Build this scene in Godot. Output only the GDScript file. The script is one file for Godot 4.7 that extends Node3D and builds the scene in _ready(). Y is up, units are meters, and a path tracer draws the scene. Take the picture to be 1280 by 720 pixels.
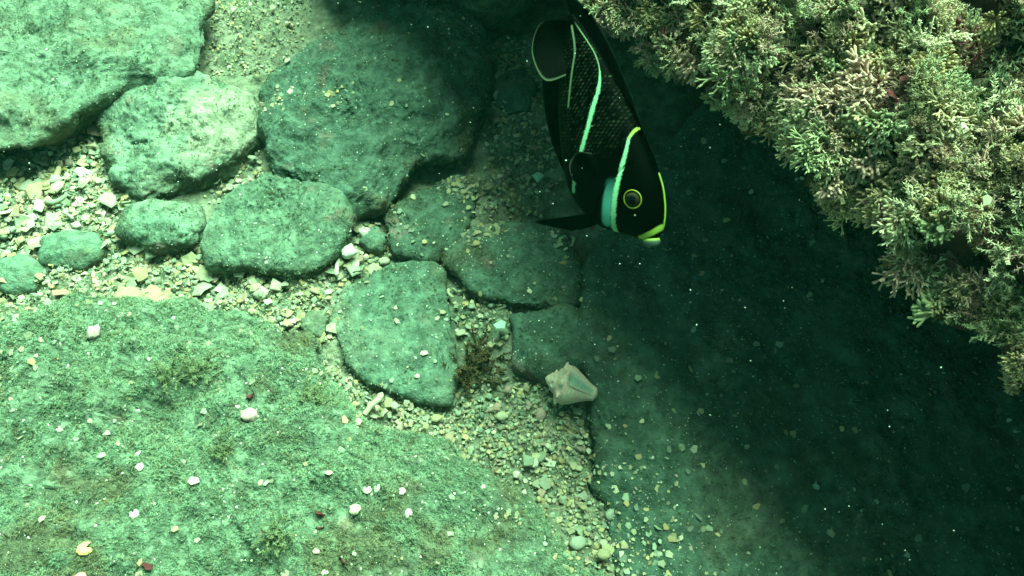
extends Node3D
# A shallow rocky seabed seen by a swimmer looking down: boulders with silt and algae, shell rubble,
# an overgrown ledge on the right, a young black angelfish with yellow bars and a whelk-like shell.

var rng := RandomNumberGenerator.new()
var taken := {}
var nz := FastNoiseLite.new()       # broad shapes
var nf := FastNoiseLite.new()       # fine relief
var nc := FastNoiseLite.new()       # colour patches
var nk := FastNoiseLite.new()       # fractures
var na := FastNoiseLite.new()       # broken faces
var surfaces := {}                  # name -> vertices, normals, triangles, for what grows or lies on a rock

# ------------------------------------------------------------------ helpers
func numbered(called: String) -> String:
	if not taken.has(called):
		taken[called] = 0
		return called
	taken[called] += 1
	return "%s_%03d" % [called, taken[called]]

func tag(o: Node, label: String, category := "", group := "", kind := "") -> void:
	if label != "": o.set_meta("label", label)
	if category != "": o.set_meta("category", category)
	if group != "": o.set_meta("group", group)
	if kind != "": o.set_meta("kind", kind)

func put(called: String, mesh: Mesh, mat: Material, parent: Node = null, tr := Transform3D.IDENTITY) -> MeshInstance3D:
	var o := MeshInstance3D.new()
	o.mesh = mesh
	o.material_override = mat
	o.transform = tr
	if parent == null:
		o.name = numbered(called)
		add_child(o, true)
	else:
		o.name = called
		parent.add_child(o, true)
	return o

func base(called: String, tr: Transform3D) -> Node3D:
	var o := Node3D.new()
	o.name = numbered(called)
	o.transform = tr
	add_child(o, true)
	return o

func scatter_of(called: String, mesh: Mesh, mat: Material, places: Array, tints: Array, parent: Node = null) -> MultiMeshInstance3D:
	var mm := MultiMesh.new()
	mm.transform_format = MultiMesh.TRANSFORM_3D
	mm.use_colors = true
	mm.mesh = mesh
	mm.instance_count = places.size()
	for i in places.size():
		mm.set_instance_transform(i, places[i])
		mm.set_instance_color(i, tints[i])
	var o := MultiMeshInstance3D.new()
	o.multimesh = mm
	o.material_override = mat
	o.name = numbered(called) if parent == null else called
	if parent == null: add_child(o, true)
	else: parent.add_child(o, true)
	o.set_meta("kind", "stuff")
	return o

# a grid of nu by nv points as one smooth mesh; normals look away from the "inside" side
func grid_normals(p: PackedVector3Array, nu: int, nv: int, wrap: bool, flip: bool) -> PackedVector3Array:
	var out := PackedVector3Array()
	out.resize(p.size())
	for j in nv:
		for i in nu:
			var i0 := (i - 1 + nu) % nu if wrap else maxi(i - 1, 0)
			var i1 := (i + 1) % nu if wrap else mini(i + 1, nu - 1)
			var du := p[j * nu + i1] - p[j * nu + i0]
			var dv := p[mini(j + 1, nv - 1) * nu + i] - p[maxi(j - 1, 0) * nu + i]
			var n := du.cross(dv)
			if n.length_squared() < 1e-18: n = Vector3.ZERO
			else: n = n.normalized()
			out[j * nu + i] = -n if flip else n
	# poles: copy from the neighbouring ring
	for j in nv:
		for i in nu:
			if out[j * nu + i] == Vector3.ZERO:
				var s := Vector3.ZERO
				var jj := j + 1 if j < nv / 2 else j - 1
				for k in nu: s += out[jj * nu + k]
				out[j * nu + i] = s.normalized() if s.length() > 0.0 else Vector3.UP
	return out

func grid_mesh(p: PackedVector3Array, n: PackedVector3Array, c: PackedColorArray, nu: int, nv: int, wrap: bool, flip: bool, uv := PackedVector2Array()) -> ArrayMesh:
	var idx := PackedInt32Array()
	var cols := nu if wrap else nu - 1
	idx.resize((nv - 1) * cols * 6)
	var q := 0
	for j in nv - 1:
		for i in cols:
			var a := j * nu + i
			var b := j * nu + (i + 1) % nu
			var d := a + nu
			var e := b + nu
			if flip:
				idx[q] = a; idx[q + 1] = b; idx[q + 2] = e; idx[q + 3] = a; idx[q + 4] = e; idx[q + 5] = d
			else:
				idx[q] = a; idx[q + 1] = e; idx[q + 2] = b; idx[q + 3] = a; idx[q + 4] = d; idx[q + 5] = e
			q += 6
	return raw_mesh(p, n, c, idx, uv)

func raw_mesh(p: PackedVector3Array, n: PackedVector3Array, c: PackedColorArray, idx: PackedInt32Array, uv := PackedVector2Array()) -> ArrayMesh:
	var a := []
	a.resize(Mesh.ARRAY_MAX)
	a[Mesh.ARRAY_VERTEX] = p
	a[Mesh.ARRAY_NORMAL] = n
	if c.size() > 0: a[Mesh.ARRAY_COLOR] = c
	if uv.size() > 0: a[Mesh.ARRAY_TEX_UV] = uv
	a[Mesh.ARRAY_INDEX] = idx
	var m := ArrayMesh.new()
	m.add_surface_from_arrays(Mesh.PRIMITIVE_TRIANGLES, a)
	return m

# points on a grid surface picked evenly by area
func remember(called: String, p: PackedVector3Array, n: PackedVector3Array, nu: int, nv: int, wrap: bool) -> void:
	var cum := PackedFloat32Array()
	var cells := PackedInt32Array()
	var total := 0.0
	var cols := nu if wrap else nu - 1
	for j in nv - 1:
		for i in cols:
			var a := j * nu + i
			var b := j * nu + (i + 1) % nu
			if n[a].y < -0.75: continue
			total += (p[b] - p[a]).cross(p[a + nu] - p[a]).length()
			cum.append(total)
			cells.append(a); cells.append(b); cells.append(a + nu)
	surfaces[called] = {"p": p, "n": n, "cum": cum, "cells": cells, "total": total}

func pick(s: Dictionary) -> Array:
	var k: int = s.cum.bsearch(rng.randf() * s.total)
	k = mini(k, s.cum.size() - 1)
	var a: int = s.cells[k * 3]
	var b: int = s.cells[k * 3 + 1]
	var d: int = s.cells[k * 3 + 2]
	var u := rng.randf()
	var v := rng.randf()
	return [s.p[a] + (s.p[b] - s.p[a]) * u + (s.p[d] - s.p[a]) * v, s.n[a]]

func facing(n: Vector3, spin: float) -> Basis:
	var x := n.cross(Vector3(0.31, 0.2, 0.93)).normalized()
	var z := x.cross(n).normalized()
	return Basis(x, n, z) * Basis(Vector3.UP, spin)

func smooth(a: float, b: float, x: float) -> float:
	return smoothstep(a, b, x)

func lerp_keys(k: Array, x: float) -> float:      # smooth curve through [x, y] pairs
	if x <= k[0][0]: return k[0][1]
	for i in k.size() - 1:
		if x <= k[i + 1][0]:
			var a = k[i]; var b = k[i + 1]
			var a0 = k[maxi(i - 1, 0)]; var b1 = k[mini(i + 2, k.size() - 1)]
			var h: float = b[0] - a[0]
			var ma: float = (b[1] - a0[1]) / maxf(b[0] - a0[0], 1e-5) * h
			var mb: float = (b1[1] - a[1]) / maxf(b1[0] - a[0], 1e-5) * h
			var t: float = (x - a[0]) / h
			return a[1] * (2 * t * t * t - 3 * t * t + 1) + ma * (t * t * t - 2 * t * t + t) + b[1] * (3 * t * t - 2 * t * t * t) + mb * (t * t * t - t * t)
	return k[k.size() - 1][1]

# ------------------------------------------------------------------ materials
func speckled(size: int, seed_: int, grain: int, low: float) -> ImageTexture:
	var n := FastNoiseLite.new()
	n.seed = seed_
	n.frequency = 0.012
	n.fractal_octaves = 6
	n.fractal_gain = 0.62
	var src := n.get_seamless_image(size, size)
	var r := RandomNumberGenerator.new()
	r.seed = seed_
	var im := Image.create(size, size, true, Image.FORMAT_RGB8)
	for y in size:
		for x in size:
			var v := src.get_pixel(x, y).r
			v = low + (0.80 - low) * clampf((v - 0.25) * 1.9, 0.0, 1.0) + r.randf_range(-0.06, 0.06)
			im.set_pixel(x, y, Color(v * r.randf_range(0.97, 1.03), v, v * r.randf_range(0.95, 1.03)))
	for k in grain:                                  # pale shell grit caught in the silt
		var x := r.randi() % size
		var y := r.randi() % size
		var v := r.randf_range(0.8, 1.0)
		var w := 1 + (r.randi() % 3) / 2
		for a in w:
			for b in 1 + (r.randi() % 2):
				im.set_pixel((x + a) % size, (y + b) % size, Color(v, v * 0.98, v * 0.92))
	im.generate_mipmaps()
	return ImageTexture.create_from_image(im)

func relief(size: int, seed_: int, freq: float) -> ImageTexture:
	var n := FastNoiseLite.new()
	n.seed = seed_
	n.frequency = freq
	n.fractal_octaves = 6
	n.fractal_gain = 0.66
	return ImageTexture.create_from_image(n.get_seamless_image(size, size))

func mat_plain(rough := 0.9, col := Color.WHITE) -> StandardMaterial3D:
	var m := StandardMaterial3D.new()
	m.albedo_color = col
	m.vertex_color_use_as_albedo = true
	m.roughness = rough
	m.metallic_specular = 0.3
	return m

func mat_rock(albedo: Texture2D, bump: Texture2D, scale_: float, depth: float) -> StandardMaterial3D:
	var m := mat_plain(0.95)
	m.albedo_texture = albedo
	m.uv1_triplanar = true
	m.uv1_world_triplanar = true
	m.uv1_scale = Vector3.ONE * scale_
	m.heightmap_enabled = true
	m.heightmap_texture = bump
	m.heightmap_scale = depth
	return m

# ------------------------------------------------------------------ rocks
const SILT := Color(0.265, 0.41, 0.305)
const BARE := Color(0.17, 0.21, 0.14)
const BROWN := Color(0.20, 0.17, 0.10)
const PINK := Color(0.50, 0.30, 0.28)
const SAND := Color(0.42, 0.43, 0.32)

func rock_color(p: Vector3, n: Vector3, style: Dictionary) -> Color:
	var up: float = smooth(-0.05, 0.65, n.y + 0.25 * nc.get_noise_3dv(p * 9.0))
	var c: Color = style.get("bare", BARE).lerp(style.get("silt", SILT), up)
	var a := nc.get_noise_3dv(p * 3.0 + Vector3(7, 0, 3))
	c = c.lerp(BROWN, 0.75 * smooth(0.12, 0.42, a) * style.get("brown", 0.6))
	var b := nc.get_noise_3dv(p * 5.5 + Vector3(31, 5, 11))
	c = c.lerp(PINK, smooth(0.33, 0.47, b) * style.get("pink", 0.55))
	var d := nc.get_noise_3dv(p * 2.0 + Vector3(-13, 5, 1))
	c = c.lerp(SAND, smooth(0.05, 0.45, d) * up * style.get("sand", 0.3))
	for s in style.get("spots", []):                 # crusts and pale patches at known places: [where, radius, colour]
		var w: float = (p - s[0]).length() / s[1] + 0.5 * nc.get_noise_3dv(p * 12.0)
		c = c.lerp(s[2], 1.0 - smooth(0.55, 1.0, w))
	var e := 1.0 + 0.35 * nf.get_noise_3dv(p * 22.0)
	return Color(c.r * e, c.g * e, c.b * e)

# outline: the rock's plan at its widest, in metres; low/rim/top: heights; boxy: 2 is an ellipsoid, more is squarer
func rock(called: String, label: String, outline: PackedVector2Array, low: float, rim: float, top: float, style: Dictionary, mat: Material, nu := 120, nv := 80, parent: Node = null) -> MeshInstance3D:
	var mid := Vector2.ZERO
	if style.has("mid"): mid = style.mid
	else:
		for q in outline: mid += q / outline.size()
	var reach := PackedFloat32Array()
	reach.resize(nu)
	for i in nu:
		var dir := Vector2.from_angle(TAU * i / nu)
		var far := 0.0
		for k in outline.size():
			var h = Geometry2D.segment_intersects_segment(mid, mid + dir * 20.0, outline[k], outline[(k + 1) % outline.size()])
			if h != null: far = maxf(far, (h - mid).length())
		reach[i] = far
	for pass_ in int(style.get("ease", 3)):
		var old := reach.duplicate()
		for i in nu: reach[i] = 0.25 * old[(i - 1 + nu) % nu] + 0.5 * old[i] + 0.25 * old[(i + 1) % nu]
	# profile, resampled evenly along its length
	var pw: float = 2.0 / style.get("boxy", 3.0)
	var prof: Array[Vector2] = []
	var lens: Array[float] = [0.0]
	var size: float = 0.0
	for i in nu: size += reach[i] / nu
	var end: float = style.get("under", 0.80) * PI
	for k in 401:
		var f := end * k / 400.0
		var e: float = pw if f < PI / 2 else 2.0 / style.get("boxy_low", 1.5)
		var x := pow(absf(sin(f)), e)
		var y := pow(absf(cos(f)), e)
		prof.append(Vector2(x, rim + y * (top - rim) if f < PI / 2 else rim - y * (rim - low)))
		if k > 0: lens.append(lens[k - 1] + Vector2((prof[k].x - prof[k - 1].x) * size, prof[k].y - prof[k - 1].y).length())
	var p := PackedVector3Array()
	p.resize(nu * nv)
	var tilt: Vector2 = style.get("tilt", Vector2.ZERO)
	var at := 0
	for j in nv:
		var want: float = lens[400] * j / (nv - 1)
		while at < 399 and lens[at + 1] < want: at += 1
		var f := clampf((want - lens[at]) / maxf(lens[at + 1] - lens[at], 1e-6), 0.0, 1.0)
		var q := prof[at].lerp(prof[at + 1], f)
		for i in nu:
			var xz := Vector2.from_angle(TAU * i / nu) * reach[i] * q.x
			p[j * nu + i] = Vector3(mid.x + xz.x, q.y + tilt.dot(xz), mid.y + xz.y)
	var amp: float = style.get("rough", 1.0)
	var n := grid_normals(p, nu, nv, true, false)
	if n[nu * 2].y < 0.0 and n[nu * 3].y < 0.0: n = grid_normals(p, nu, nv, true, true)
	for step in 2:
		for k in p.size():
			var v := p[k]
			var d := 0.0
			if step == 0:
				d = amp * (0.026 * (na.get_noise_3dv(v + Vector3(0.02 * nz.get_noise_3dv(v * 3.0), 0, 0)) + 0.55) + 0.030 * nz.get_noise_3dv(v * 1.0 + style.get("shift", Vector3.ZERO)) + 0.010 * nz.get_noise_3dv(v * 3.6))
			else:
				d = amp * (0.005 * nf.get_noise_3dv(v * 5.0) + 0.0028 * nf.get_noise_3dv(v * 16.0)) + style.get("lump", 0.0) * nc.get_noise_3dv(v * 8.0)
				d -= style.get("crack", 0.005) * (1.0 - smooth(0.0, 0.10, nk.get_noise_3dv(v) + 1.0)) * smooth(-0.15, 0.25, nc.get_noise_3dv(v * 3.0))
			p[k] = v + n[k] * d
		var was := n
		n = grid_normals(p, nu, nv, true, false)
		var agree := 0.0
		for k in range(0, p.size(), 7): agree += n[k].dot(was[k])
		if agree < 0.0: n = grid_normals(p, nu, nv, true, true)
	for i in nu: p[i] = p[0]
	var c := PackedColorArray()
	c.resize(p.size())
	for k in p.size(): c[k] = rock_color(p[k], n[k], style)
	var turned := 0.0
	for k in range(nu * 4, nu * (nv - 4), 7): turned += (p[k + 1] - p[k]).cross(p[k + nu] - p[k]).normalized().dot(n[k])
	var flip := turned < 0.0
	var o := put(called, grid_mesh(p, n, c, nu, nv, true, flip), mat, parent)
	if parent == null: tag(o, label, "rock")
	remember(o.name, p, n, nu, nv, true)
	return o

# ------------------------------------------------------------------ the sea floor
func floor_height(x: float, z: float) -> float:
	var h := 0.018 * nz.get_noise_2d(x * 1.2 + 5.0, z * 1.2) + 0.008 * nz.get_noise_2d(x * 5.0, z * 5.0) + 0.003 * nf.get_noise_2d(x * 9.0, z * 9.0)
	h -= 0.03 * smooth(0.1, 0.7, x)
	return h

func sea_floor(mat: Material) -> void:
	var xs := PackedFloat32Array()
	var zs := PackedFloat32Array()
	for v in [-60.0, -30.0, -14.0, -7.0, -4.0, -2.6, -1.8]: xs.append(v)
	for k in 231: xs.append(-1.3 + 2.6 * k / 230.0)
	for v in [1.8, 2.6, 4.0, 7.0, 14.0, 30.0, 60.0]: xs.append(v)
	for v in [-60.0, -30.0, -14.0, -7.0, -4.0, -2.8, -2.1]: zs.append(v)
	for k in 181: zs.append(-1.7 + 1.9 * k / 180.0)
	for v in [0.5, 0.9, 1.5, 2.5, 4.0, 7.0, 14.0, 30.0, 60.0]: zs.append(v)
	var p := PackedVector3Array()
	var c := PackedColorArray()
	for z in zs:
		for x in xs:
			var h := floor_height(x, z)
			p.append(Vector3(x, h, z))
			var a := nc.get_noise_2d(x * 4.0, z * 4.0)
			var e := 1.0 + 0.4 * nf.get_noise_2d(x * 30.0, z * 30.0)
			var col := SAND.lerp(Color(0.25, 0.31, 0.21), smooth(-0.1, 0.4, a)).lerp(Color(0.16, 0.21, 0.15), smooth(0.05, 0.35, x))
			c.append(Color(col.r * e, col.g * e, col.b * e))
	var nu := xs.size()
	var nv := zs.size()
	var n := grid_normals(p, nu, nv, false, true)
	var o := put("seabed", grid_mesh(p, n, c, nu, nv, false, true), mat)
	tag(o, "sandy seabed of pale grit between the rocks", "seabed", "", "structure")

# ------------------------------------------------------------------ shells
func finish(st: SurfaceTool) -> ArrayMesh:
	st.generate_normals()
	return st.commit()

# a broken, slightly curved piece of shell with real thickness
func shard(seed_: int, sides: int, curve: float) -> ArrayMesh:
	var r := RandomNumberGenerator.new()
	r.seed = seed_
	var st := SurfaceTool.new()
	st.begin(Mesh.PRIMITIVE_TRIANGLES)
	st.set_smooth_group(-1)
	var rim: Array[Vector3] = []
	var long := r.randf_range(0.45, 0.95)
	for k in sides:
		var a := TAU * (k + r.randf_range(-0.3, 0.3)) / sides
		var w := r.randf_range(0.6, 1.1)
		rim.append(Vector3(cos(a) * w, 0, sin(a) * w * long))
	var th := r.randf_range(0.04, 0.085)
	var lift := func(v: Vector3, up: float) -> Vector3: return Vector3(v.x, up + curve * (1.0 - v.x * v.x - 0.6 * v.z * v.z) + 0.08 * sin(v.x * 5.0 + seed_), v.z)
	var top_c: Vector3 = lift.call(Vector3.ZERO, th)
	var bot_c: Vector3 = lift.call(Vector3.ZERO, -th)
	for k in sides:
		var a := rim[k]
		var b := rim[(k + 1) % sides]
		var ai := a * 0.86; var bi := b * 0.86
		var t0: Vector3 = lift.call(ai, th); var t1: Vector3 = lift.call(bi, th)
		var m0: Vector3 = lift.call(a, 0.0); var m1: Vector3 = lift.call(b, 0.0)
		var u0: Vector3 = lift.call(ai, -th); var u1: Vector3 = lift.call(bi, -th)
		for tri in [[top_c, t0, t1], [t0, m0, m1], [t0, m1, t1], [m0, u0, u1], [m0, u1, m1], [bot_c, u1, u0]]:
			var edge := 0.82 if tri[0] != top_c else 1.0
			for v in tri:
				st.set_color(Color(edge, edge, edge).lerp(Color(0.85, 0.8, 0.7), 0.5 + 0.5 * sin(v.x * 7.0 + seed_)))
				st.add_vertex(v)
	return finish(st)

# one valve of a clam: a ribbed dome, open below
func valve(seed_: int, ribs: int) -> ArrayMesh:
	var nu := 33
	var nv := 9
	var p := PackedVector3Array()
	var c := PackedColorArray()
	for j in nv:
		var s := float(j) / (nv - 1)
		for i in nu:
			var a := -2.5 + 5.0 * i / (nu - 1)
			var rr := s * (1.0 + 0.05 * cos(a * ribs)) * (1.0 - 0.16 * absf(a) / 2.5)
			var h := 0.52 * sqrt(maxf(0.0, 1.0 - s * s)) * (0.4 + 0.6 * s) + 0.04 * cos(a * ribs) * s + 0.06
			p.append(Vector3(sin(a) * rr * 0.9, h, cos(a) * rr + 0.0 * seed_))
			var k := 0.86 + 0.14 * sin(s * 21.0 + seed_)
			c.append(Color(k, k * 0.97, k * 0.9))
	var n := grid_normals(p, nu, nv, false, true)
	return grid_mesh(p, n, c, nu, nv, false, true)

# a short tube of worm shell or coral stick
func stick(seed_: int) -> ArrayMesh:
	var r := RandomNumberGenerator.new()
	r.seed = seed_
	var pts: Array[Vector3] = []
	var at_ := Vector3(-1, 0.15, 0)
	var dir := Vector3(1, 0, 0)
	for k in 6:
		pts.append(at_)
		dir = (dir + Vector3(r.randf_range(-0.3, 0.3), r.randf_range(-0.1, 0.1), r.randf_range(-0.6, 0.6))).normalized()
		at_ += dir * 0.4
	var st := SurfaceTool.new()
	st.begin(Mesh.PRIMITIVE_TRIANGLES)
	st.set_smooth_group(0)
	tube(st, pts, 0.20, 0.26, 7, Color(0.9, 0.87, 0.8), Color(1, 1, 0.95))
	return finish(st)

# a small rounded pebble or knob of dead coral
func pebble(seed_: int) -> ArrayMesh:
	var nu := 12
	var nv := 8
	var p := PackedVector3Array()
	var c := PackedColorArray()
	for j in nv:
		var f := PI * j / (nv - 1)
		for i in nu:
			var a := TAU * i / nu
			var v := Vector3(sin(f) * cos(a), cos(f), sin(f) * sin(a))
			var d := 1.0 + 0.55 * nz.get_noise_3dv(v * 0.25 + Vector3(seed_ * 3.1, 0, 0))
			p.append(Vector3(v.x, v.y * 0.62 + 0.35, v.z * 0.8) * d)
			var k := 0.9 + 0.2 * nf.get_noise_3dv(v * 0.9 + Vector3(seed_, 0, 0))
			c.append(Color(k, k, k))
	var n := grid_normals(p, nu, nv, true, true)
	if n[nu * 3].dot(p[nu * 3] - Vector3(0, 0.35, 0)) < 0.0: n = grid_normals(p, nu, nv, true, false)
	var flip := (p[nu * 3 + 1] - p[nu * 3]).cross(p[nu * 4] - p[nu * 3]).dot(n[nu * 3]) < 0.0
	return grid_mesh(p, n, c, nu, nv, true, flip)

func tube(st: SurfaceTool, pts: Array, r0: float, r1: float, sides: int, c0: Color, c1: Color) -> void:
	var rings: Array = []
	var cnt := pts.size()
	var x := Vector3.ZERO
	for k in cnt:
		var d: Vector3 = (pts[mini(k + 1, cnt - 1)] - pts[maxi(k - 1, 0)]).normalized()
		if x == Vector3.ZERO: x = d.cross(Vector3(0.3, 0.5, 0.8)).normalized()
		x = (x - d * x.dot(d)).normalized()
		var y := d.cross(x)
		var f := float(k) / (cnt - 1)
		var rr := lerpf(r0, r1, f)
		var ring: Array[Vector3] = []
		for i in sides: ring.append(pts[k] + (x * cos(TAU * i / sides) + y * sin(TAU * i / sides)) * rr)
		rings.append(ring)
	for k in cnt - 1:
		var ca := c0.lerp(c1, float(k) / (cnt - 1))
		var cb := c0.lerp(c1, float(k + 1) / (cnt - 1))
		for i in sides:
			var j := (i + 1) % sides
			st.set_color(ca); st.add_vertex(rings[k][i])
			st.set_color(cb); st.add_vertex(rings[k + 1][j])
			st.set_color(cb); st.add_vertex(rings[k + 1][i])
			st.set_color(ca); st.add_vertex(rings[k][i])
			st.set_color(ca); st.add_vertex(rings[k][j])
			st.set_color(cb); st.add_vertex(rings[k + 1][j])
	var tip: Vector3 = pts[cnt - 1] + (pts[cnt - 1] - pts[cnt - 2]).normalized() * r1
	st.set_color(c1)
	for i in sides:
		st.add_vertex(rings[cnt - 1][i]); st.add_vertex(rings[cnt - 1][(i + 1) % sides]); st.add_vertex(tip)

# ------------------------------------------------------------------ algae
func fork(st: SurfaceTool, r: RandomNumberGenerator, at_: Vector3, dir: Vector3, len_: float, rad: float, deep: int, most: int) -> void:
	var f := float(deep) / most
	var c0 := Color(0.60, 0.52, 0.40).lerp(Color(1.0, 0.98, 0.88), f * 0.9)
	var c1 := Color(0.60, 0.52, 0.40).lerp(Color(1.0, 0.98, 0.88), (deep + 1.0) / most * 0.9)
	var bend := (dir + Vector3(r.randf_range(-0.25, 0.25), r.randf_range(-0.1, 0.2), r.randf_range(-0.25, 0.25))).normalized()
	var to := at_ + (dir + bend).normalized() * len_
	tube(st, [at_, at_ + dir * len_ * 0.5, to], rad, rad * 0.86, 5, c0, c1)
	if deep + 1 >= most: return
	var side := bend.cross(Vector3(r.randf_range(-1, 1), r.randf_range(-1, 1), r.randf_range(-1, 1))).normalized()
	var kids := 2 if r.randf() < 0.75 else 3
	for k in kids:
		var spread := r.randf_range(0.35, 0.75) * (1.0 if k == 0 else -1.0 if k == 1 else 0.0)
		fork(st, r, to, (bend + side * spread + Vector3(r.randf_range(-0.2, 0.2), 0.05, r.randf_range(-0.2, 0.2))).normalized(), len_ * r.randf_range(0.7, 0.95), rad * 0.88, deep + 1, most)

func branching(seed_: int, stems: int, most: int, rad: float) -> ArrayMesh:      # about 1 unit tall
	var r := RandomNumberGenerator.new()
	r.seed = seed_
	var st := SurfaceTool.new()
	st.begin(Mesh.PRIMITIVE_TRIANGLES)
	st.set_smooth_group(0)
	for k in stems:
		var a := TAU * (k + r.randf()) / stems
		var lean := r.randf_range(0.1, 1.1)
		fork(st, r, Vector3(0, -0.1, 0), Vector3(cos(a) * lean, 1, sin(a) * lean).normalized(), r.randf_range(0.26, 0.36), rad, 0, most)
	return finish(st)

func feathery(seed_: int) -> ArrayMesh:          # soft plumes with fine side filaments
	var r := RandomNumberGenerator.new()
	r.seed = seed_
	var st := SurfaceTool.new()
	st.begin(Mesh.PRIMITIVE_TRIANGLES)
	st.set_smooth_group(0)
	for s in 6:
		var a := TAU * (s + r.randf()) / 6
		var lean := r.randf_range(0.2, 1.2)
		var dir := Vector3(cos(a) * lean, 1, sin(a) * lean).normalized()
		var pts: Array[Vector3] = []
		var at_ := Vector3.ZERO
		for k in 5:
			pts.append(at_)
			dir = (dir + Vector3(r.randf_range(-0.2, 0.2), -0.05, r.randf_range(-0.2, 0.2))).normalized()
			at_ += dir * r.randf_range(0.2, 0.27)
		tube(st, pts, 0.03, 0.015, 4, Color(0.6, 0.55, 0.45), Color(0.9, 0.9, 0.8))
		for k in range(1, 5):
			for m in 7:
				var o: Vector3 = pts[k] - (pts[k] - pts[k - 1]) * r.randf()
				var d := (dir * 0.6 + Vector3(r.randf_range(-1, 1), r.randf_range(-0.6, 1), r.randf_range(-1, 1))).normalized()
				ribbon(st, o, d, r.randf_range(0.14, 0.28) * (1.2 - k * 0.13), 0.022, Color(0.75, 0.72, 0.6), Color(1, 1, 0.92))
	return finish(st)

func ribbon(st: SurfaceTool, o: Vector3, d: Vector3, len_: float, w: float, c0: Color, c1: Color) -> void:
	var x := d.cross(Vector3(0.4, 0.7, -0.6)).normalized() * w
	var y := d.cross(x).normalized() * w
	var mid := o + d * len_ * 0.55
	var tip := o + d * len_ + y * 1.5
	var ring := [x, (-x + y * 1.7) * 0.6, (-x - y * 1.7) * 0.6]
	for k in 3:
		var a: Vector3 = ring[k]
		var b: Vector3 = ring[(k + 1) % 3]
		st.set_color(c0); st.add_vertex(o + a)
		st.set_color(c0.lerp(c1, 0.5)); st.add_vertex(mid + a * 0.8)
		st.add_vertex(mid + b * 0.8)
		st.set_color(c0); st.add_vertex(o + a)
		st.set_color(c0.lerp(c1, 0.5)); st.add_vertex(mid + b * 0.8)
		st.set_color(c0); st.add_vertex(o + b)
		st.set_color(c0.lerp(c1, 0.5)); st.add_vertex(mid + a * 0.8)
		st.set_color(c1); st.add_vertex(tip)
		st.set_color(c0.lerp(c1, 0.5)); st.add_vertex(mid + b * 0.8)

func fuzz(seed_: int, blades: int, spread: float) -> ArrayMesh:
	var r := RandomNumberGenerator.new()
	r.seed = seed_
	var st := SurfaceTool.new()
	st.begin(Mesh.PRIMITIVE_TRIANGLES)
	st.set_smooth_group(0)
	for k in blades:
		var d := Vector3(r.randf_range(-spread, spread), 1, r.randf_range(-spread, spread)).normalized()
		ribbon(st, Vector3(r.randf_range(-0.35, 0.35), -0.05, r.randf_range(-0.35, 0.35)), d, r.randf_range(0.5, 1.0), 0.055, Color(0.6, 0.6, 0.55), Color(1, 1, 0.95))
	return finish(st)

func lobes(seed_: int, count: int) -> ArrayMesh:     # knobbly cushions
	var r := RandomNumberGenerator.new()
	r.seed = seed_
	var st := SurfaceTool.new()
	st.begin(Mesh.PRIMITIVE_TRIANGLES)
	st.set_smooth_group(0)
	for k in count:
		var a := r.randf() * TAU
		var out := sqrt(r.randf()) * 0.6
		var c := Vector3(cos(a) * out, 0.15 + (0.5 - out * 0.6) * r.randf_range(0.4, 1.1), sin(a) * out)
		var d := Vector3(cos(a) * out, 0.7, sin(a) * out).normalized()
		var s := r.randf_range(0.05, 0.11)
		tube(st, [c - d * 0.4, c, c + d * s * 0.9, c + d * s * 1.5], s * 0.55, s * 0.5, 7, Color(0.6, 0.55, 0.4), Color(1, 0.97, 0.85))
	return finish(st)

func blade(seed_: int) -> ArrayMesh:                 # a thin wavy frond
	var r := RandomNumberGenerator.new()
	r.seed = seed_
	var nu := 7
	var nv := 10
	var p := PackedVector3Array()
	var c := PackedColorArray()
	for side in 2:
		for j in nv:
			var s := float(j) / (nv - 1)
			for i in nu:
				var u := float(i) / (nu - 1) * 2.0 - 1.0
				var w := 0.34 * sin(PI * (0.12 + 0.85 * s)) * (1.0 + 0.2 * sin(s * 17.0 + seed_))
				var t := 0.012 * (1.0 - u * u) * (1.0 if side == 0 else -1.0)
				p.append(Vector3(u * w, s, 0.25 * s * s + 0.08 * sin(s * 9.0 + u * 2.0 + seed_) + t))
				var k := 0.85 + 0.15 * r.randf()
				c.append(Color(k, k, k))
	var half := nu * nv
	var n := PackedVector3Array()
	n.append_array(grid_normals(p.slice(0, half), nu, nv, false, false))
	n.append_array(grid_normals(p.slice(half), nu, nv, false, true))
	var idx := PackedInt32Array()
	for side in 2:
		for j in nv - 1:
			for i in nu - 1:
				var a := side * half + j * nu + i
				if side == 0: idx.append_array(PackedInt32Array([a, a + nu + 1, a + 1, a, a + nu, a + nu + 1]))
				else: idx.append_array(PackedInt32Array([a, a + 1, a + nu + 1, a, a + nu + 1, a + nu]))
	return raw_mesh(p, n, c, idx)

# ------------------------------------------------------------------ the fish
# lengths in body lengths: x from the tail's root (0) to the snout (1), y up the back, z out of the flank
const BACK := [[0.0, 0.052], [0.086, 0.072], [0.29, 0.098], [0.526, 0.104], [0.70, 0.098], [0.817, 0.088], [0.90, 0.062], [0.96, 0.030], [1.0, -0.006], [1.025, -0.05]]
const BELLY := [[0.0, -0.03], [0.1, -0.075], [0.2, -0.125], [0.3, -0.18], [0.425, -0.235], [0.542, -0.275], [0.65, -0.30], [0.746, -0.29], [0.862, -0.235], [0.95, -0.135], [1.0, -0.08], [1.025, -0.06]]
const THICK := [[0.0, 0.020], [0.1, 0.034], [0.3, 0.066], [0.55, 0.096], [0.75, 0.102], [0.87, 0.086], [0.95, 0.052], [1.0, 0.028], [1.025, 0.006]]
const YELLOW := Color(0.22, 0.31, 0.05)
const CYAN := Color(0.17, 0.38, 0.22)
const BLACK := Color(0.0014, 0.0015, 0.0016)

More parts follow.
